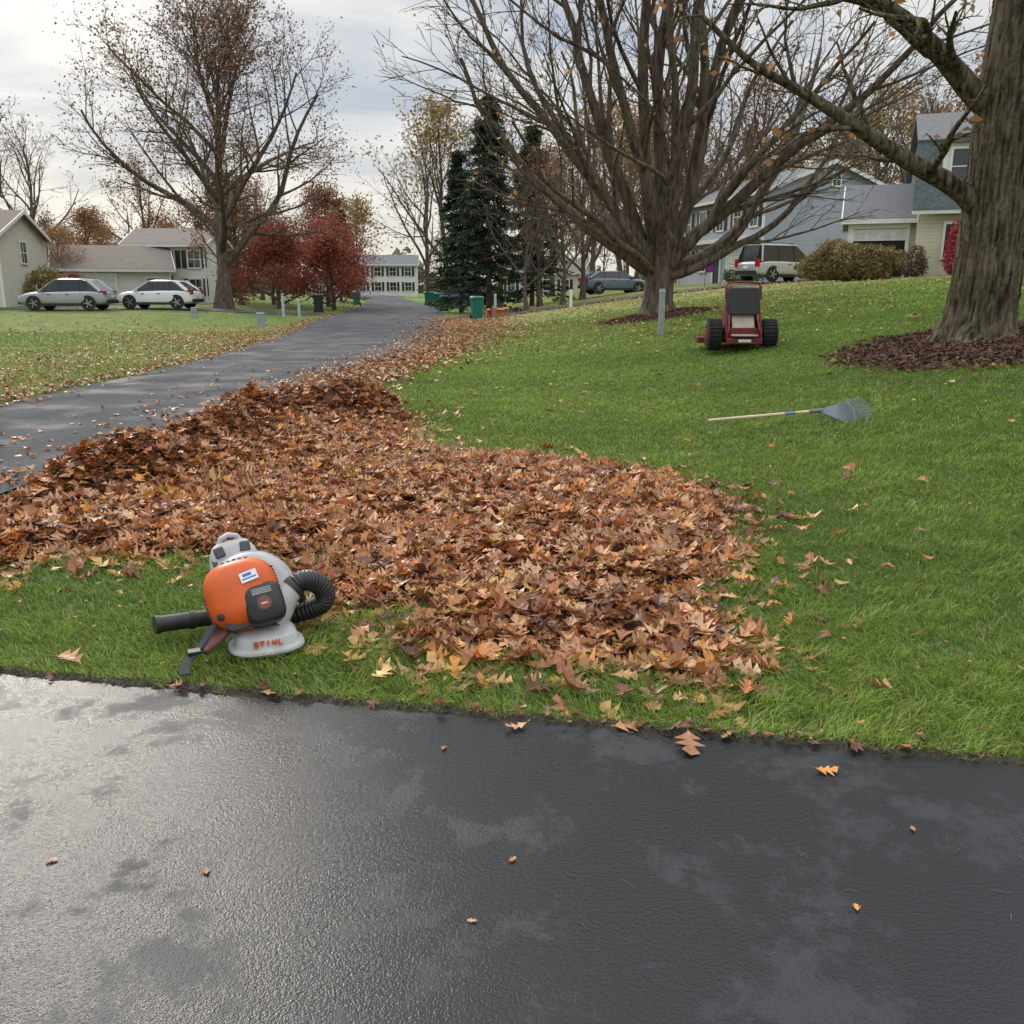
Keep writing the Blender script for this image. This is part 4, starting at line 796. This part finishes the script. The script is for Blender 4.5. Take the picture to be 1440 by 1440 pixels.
# ------------------------------------------------------------------ rake
def rake():
    x0,y0=2.12,9.55; root=empty('leaf_rake',(x0,y0,h(x0,y0)+.06),0)
    x1,y1=3.27,9.60; d=Vector((x1-x0,y1-y0,h(x1,y1)-h(x0,y0)-.02)); wood=mat('rake_handle_wood',(.6,.47,.3),.6,col2=(.74,.6,.4),scale=8,stretch=(1,8,8))
    b=MB(); b.tube([Vector((0,0,0)),d*.02,d*.5,d*.72],[.012,.016,.016,.016],12,0); b.build('handle',[wood],root)
    b=MB(); b.tube([d*.72,d*.82],.0165,12,0); b.build('handle_band',[mat('blue_band',(.12,.25,.38),.5)],root)
    b=MB(); b.tube([d*.82,d*.99],.0163,12,0); b.tube([d*.95,d*1.08],[.02,.026],12,1); b.build('handle_end',[wood,mat('rake_socket',(.16,.17,.19),.4)],root)
    pl=mat('rake_plastic',(.20,.22,.25),.3); b=MB()
    f=Vector((1,-.24,-.02)).normalized(); s=Vector((.10,.80,.60)).normalized(); nrm=f.cross(s).normalized(); o=d*1.04
    n=24; L=.60
    for i in range(n):
        a=R(-30+60*i/(n-1)); dr=f*math.cos(a)+s*math.sin(a)
        ll=L*(1-.05*abs(math.sin(a))); pts=[o+dr*ll*t+nrm*(-.05*t*t) for t in(.05,.3,.6,.85,.97)]+[o+dr*ll*1.0+nrm*(.00)-nrm*.08]
        b.tube(pts,[.005,.0055,.005,.0045,.004,.003],6,0)
    for t in(.18,.33,.62):
        b.tube([o+(f*math.cos(R(q))+s*math.sin(R(q)))*L*t+nrm*(-.05*t*t-.002) for q in range(-30,31,4)],.006,6,0)
    V=[o+nrm*-.002]+[o+(f*math.cos(R(q))+s*math.sin(R(q)))*L*.30+nrm*-.008 for q in range(-30,31,4)]; b.add(V,[(0,i,i+1) for i in range(1,len(V)-1)],0)
    b.build('rake_head',[pl],root)
    root.location.z+=.09
rake()
# ------------------------------------------------------------------ stand-on mower
def mower():
    x,y=4.15,16.4; e=empty('stand_on_lawn_mower',(x,y,h(x,y)+.02),R(-4)); red=mat('mower_red',(.17,.018,.016),.45,var=.25,scale=4); tanp=mat('platform_grey',(.42,.37,.30),.7); tread=mat('tread_rubber',(.022,.022,.022),.9,bump=1,bscale=40)
    b=MB()
    for s in(-1,1): b.lathe([(.1,-.13),(.2,-.135),(.25,-.11),(.27,-.04),(.27,.04),(.25,.11),(.2,.135),(.1,.13)],(s*.49,.0,.27),(1,0,0),36,0); b.lathe([(.13,.11),(.12,.14),(.04,.15)],(s*.49,.0,.27),(s,0,0),24,1)
    for s in(-1,1):
        for a in range(24):
            t=a*math.pi/12; b.box((s*.49,.0+.27*math.cos(t),.27+.27*math.sin(t)),(.22,.035,.02),0,Matrix.Rotation(t-math.pi/2,3,'X'))
    for s in(-1,1): b.lathe([(.05,-.06),(.13,-.06),(.14,0),(.13,.06),(.05,.06)],(s*.42,1.15,.15),(1,0,0),24,0)
    b.build('wheels',[tread,red],e)
    b=MB()
    b.box((0,.25,.30),(.66,.95,.20),0); b.box((0,.42,.52),(.58,.55,.26),0,None,(.86,.8))
    for s in(-1,1):
        b.add([(s*.33,-.3,.2),(s*.33,.5,.2),(s*.25,.45,.82),(s*.25,-.02,.74),(s*.29,-.3,.36),(s*.29,-.3,.2),(s*.29,.5,.2),(s*.21,.45,.82),(s*.21,-.02,.74),(s*.255,-.3,.36)],[(0,1,2,3,4),(5,6,7,8,9),(0,1,6,5),(1,2,7,6),(2,3,8,7),(3,4,9,8),(4,0,5,9)],0)
        b.tube([(s*.31,-.28,.3),(s*.29,.0,.75),(s*.28,.05,1.1)],.022,8,0)
    b.box((0,-.33,.17),(.62,.12,.10),0)
    b.build('chassis',[red],e,bevel=.015)
    b=MB(); b.box((0,.85,.17),(1.1,.85,.14),0,None,(.96,.94)); b.box((-.60,.75,.14),(.2,.4,.10),0); 
    for s in(-1,1): b.tube([(s*.42,.95,.28),(s*.42,1.15,.34),(s*.42,1.17,.25)],.03,8,0)
    b.build('mowing_deck',[red],e,bevel=.03)
    b=MB(); b.box((0,-.10,.50),(.40,.04,.30),0,Matrix.Rotation(R(-34),3,'X')); b.box((0,-.28,.27),(.46,.3,.03),0); b.build('platform',[tanp],e,bevel=.01)
    b=MB(); b.loft([[Vector((px,-.04+.10*((pz-.66)/.5)-(.07 if k else 0),pz)) for px,pz in((-.25,.62),(.25,.62),(.29,.74),(.29,1.04),(.25,1.10),(-.25,1.10),(-.29,1.04),(-.29,.74))] for k in(0,1)],0); b.build('back_cushion',[blk],e,bevel=.02)
    b=MB(); b.box((0,.5,.78),(.46,.46,.28),0,None,(.85,.85)); b.lathe([(.17,0),(.17,.05),(.12,.09)],(0,.5,.92),(0,0,1),24,0); b.box((0,.2,1.0),(.5,.14,.2),0); b.build('engine',[blk],e,bevel=.02)
    b=MB(); b.tube([(-.31,.0,.9),(-.31,.05,1.10),(-.27,.07,1.17),(-.15,.08,1.19),(.15,.08,1.19),(.27,.07,1.17),(.31,.05,1.10),(.31,.0,.9)],.02,10,0)
    b.tube([(-.22,.14,1.14),(.22,.14,1.14)],.016,10,0); b.build('handlebar',[red],e)
    b=MB(); b.box((0,-.395,.18),(.22,.01,.05),0); b.box((0,.08,1.13),(.5,.1,.03),1); b.build('decal',[stick,tanp],e)
mower()
# ------------------------------------------------------------------ world + light + camera
w=bpy.data.worlds.new('World'); scene.world=w; w.use_nodes=True; N=w.node_tree.nodes; L=w.node_tree.links
bg=N['Background']; sky=N.new('ShaderNodeTexSky'); sky.sky_type='NISHITA'; sky.sun_disc=False; sky.sun_elevation=R(31); sky.sun_rotation=R(-31); sky.air_density=1; sky.dust_density=2
tc=N.new('ShaderNodeTexCoord'); sp=N.new('ShaderNodeSeparateXYZ'); L.new(tc.outputs['Generated'],sp.inputs[0])
mz=N.new('ShaderNodeMath'); mz.operation='MAXIMUM'; mz.inputs[1].default_value=0; L.new(sp.outputs[2],mz.inputs[0])
az=N.new('ShaderNodeMath'); az.operation='ADD'; az.inputs[1].default_value=.16; L.new(mz.outputs[0],az.inputs[0])
dv=N.new('ShaderNodeVectorMath'); dv.operation='DIVIDE'; cb=N.new('ShaderNodeCombineXYZ'); L.new(az.outputs[0],cb.inputs[0]);L.new(az.outputs[0],cb.inputs[1]);cb.inputs[2].default_value=1
L.new(tc.outputs['Generated'],dv.inputs[0]); L.new(cb.outputs[0],dv.inputs[1])
nz=N.new('ShaderNodeTexNoise'); nz.inputs['Scale'].default_value=1.6; nz.inputs['Detail'].default_value=6; nz.inputs['Roughness'].default_value=.5; nz.inputs['Distortion'].default_value=.6; L.new(dv.outputs[0],nz.inputs['Vector'])
cr=N.new('ShaderNodeValToRGB'); cr.color_ramp.elements[0].position=.38; cr.color_ramp.elements[0].color=(4.1,4.6,5.3,1); cr.color_ramp.elements[1].position=.60; cr.color_ramp.elements[1].color=(7.1,7.1,6.9,1); L.new(nz.outputs[0],cr.inputs[0])
sd=Vector((math.sin(R(-31))*math.cos(R(31)),math.cos(R(-31))*math.cos(R(31)),math.sin(R(31))))
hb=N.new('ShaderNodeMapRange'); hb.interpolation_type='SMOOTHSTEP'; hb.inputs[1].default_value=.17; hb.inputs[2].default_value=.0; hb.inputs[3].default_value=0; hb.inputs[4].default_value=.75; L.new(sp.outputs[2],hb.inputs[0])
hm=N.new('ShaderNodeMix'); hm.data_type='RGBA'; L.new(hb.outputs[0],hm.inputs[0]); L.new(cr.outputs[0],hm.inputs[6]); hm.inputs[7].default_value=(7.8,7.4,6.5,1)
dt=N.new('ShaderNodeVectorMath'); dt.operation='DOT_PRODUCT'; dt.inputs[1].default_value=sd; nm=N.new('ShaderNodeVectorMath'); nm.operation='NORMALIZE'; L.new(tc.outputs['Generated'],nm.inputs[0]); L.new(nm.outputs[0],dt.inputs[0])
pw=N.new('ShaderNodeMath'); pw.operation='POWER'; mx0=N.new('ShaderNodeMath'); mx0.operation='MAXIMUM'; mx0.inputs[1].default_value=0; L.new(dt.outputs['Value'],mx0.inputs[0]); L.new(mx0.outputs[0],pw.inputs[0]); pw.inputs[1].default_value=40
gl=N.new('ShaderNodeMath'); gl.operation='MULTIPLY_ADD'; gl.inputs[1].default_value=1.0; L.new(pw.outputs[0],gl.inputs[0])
zr=N.new('ShaderNodeMapRange'); zr.interpolation_type='SMOOTHSTEP'; zr.inputs[1].default_value=.34; zr.inputs[2].default_value=.88; zr.inputs[3].default_value=.97; zr.inputs[4].default_value=2.8; L.new(sp.outputs[2],zr.inputs[0]); L.new(zr.outputs[0],gl.inputs[2])  # overcast sky brightened toward the unseen zenith, added to light the ground
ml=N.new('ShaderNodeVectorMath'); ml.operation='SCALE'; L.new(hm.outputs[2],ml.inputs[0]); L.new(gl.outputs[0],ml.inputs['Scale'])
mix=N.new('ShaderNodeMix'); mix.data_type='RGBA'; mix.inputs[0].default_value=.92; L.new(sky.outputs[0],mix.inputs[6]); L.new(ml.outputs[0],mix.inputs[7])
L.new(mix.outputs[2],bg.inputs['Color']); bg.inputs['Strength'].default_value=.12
sl=bpy.data.lights.new('sun','SUN'); sl.energy=1.5; sl.angle=R(10); sl.color=(1,.93,.82); so=bpy.data.objects.new('sun',sl); scene.collection.objects.link(so); so.rotation_euler=sd.to_track_quat('Z','Y').to_euler()
cam=bpy.data.cameras.new('camera'); co=bpy.data.objects.new('camera',cam); scene.collection.objects.link(co); co.location=(0,0,1.6); co.rotation_euler=(R(90-14.14),0,0)
cam.sensor_width=36; cam.lens=36*1250/1440; cam.clip_end=3000; cam.clip_start=.05; scene.camera=co
scene.view_settings.view_transform='Standard'; scene.view_settings.look='None'; scene.view_settings.exposure=0
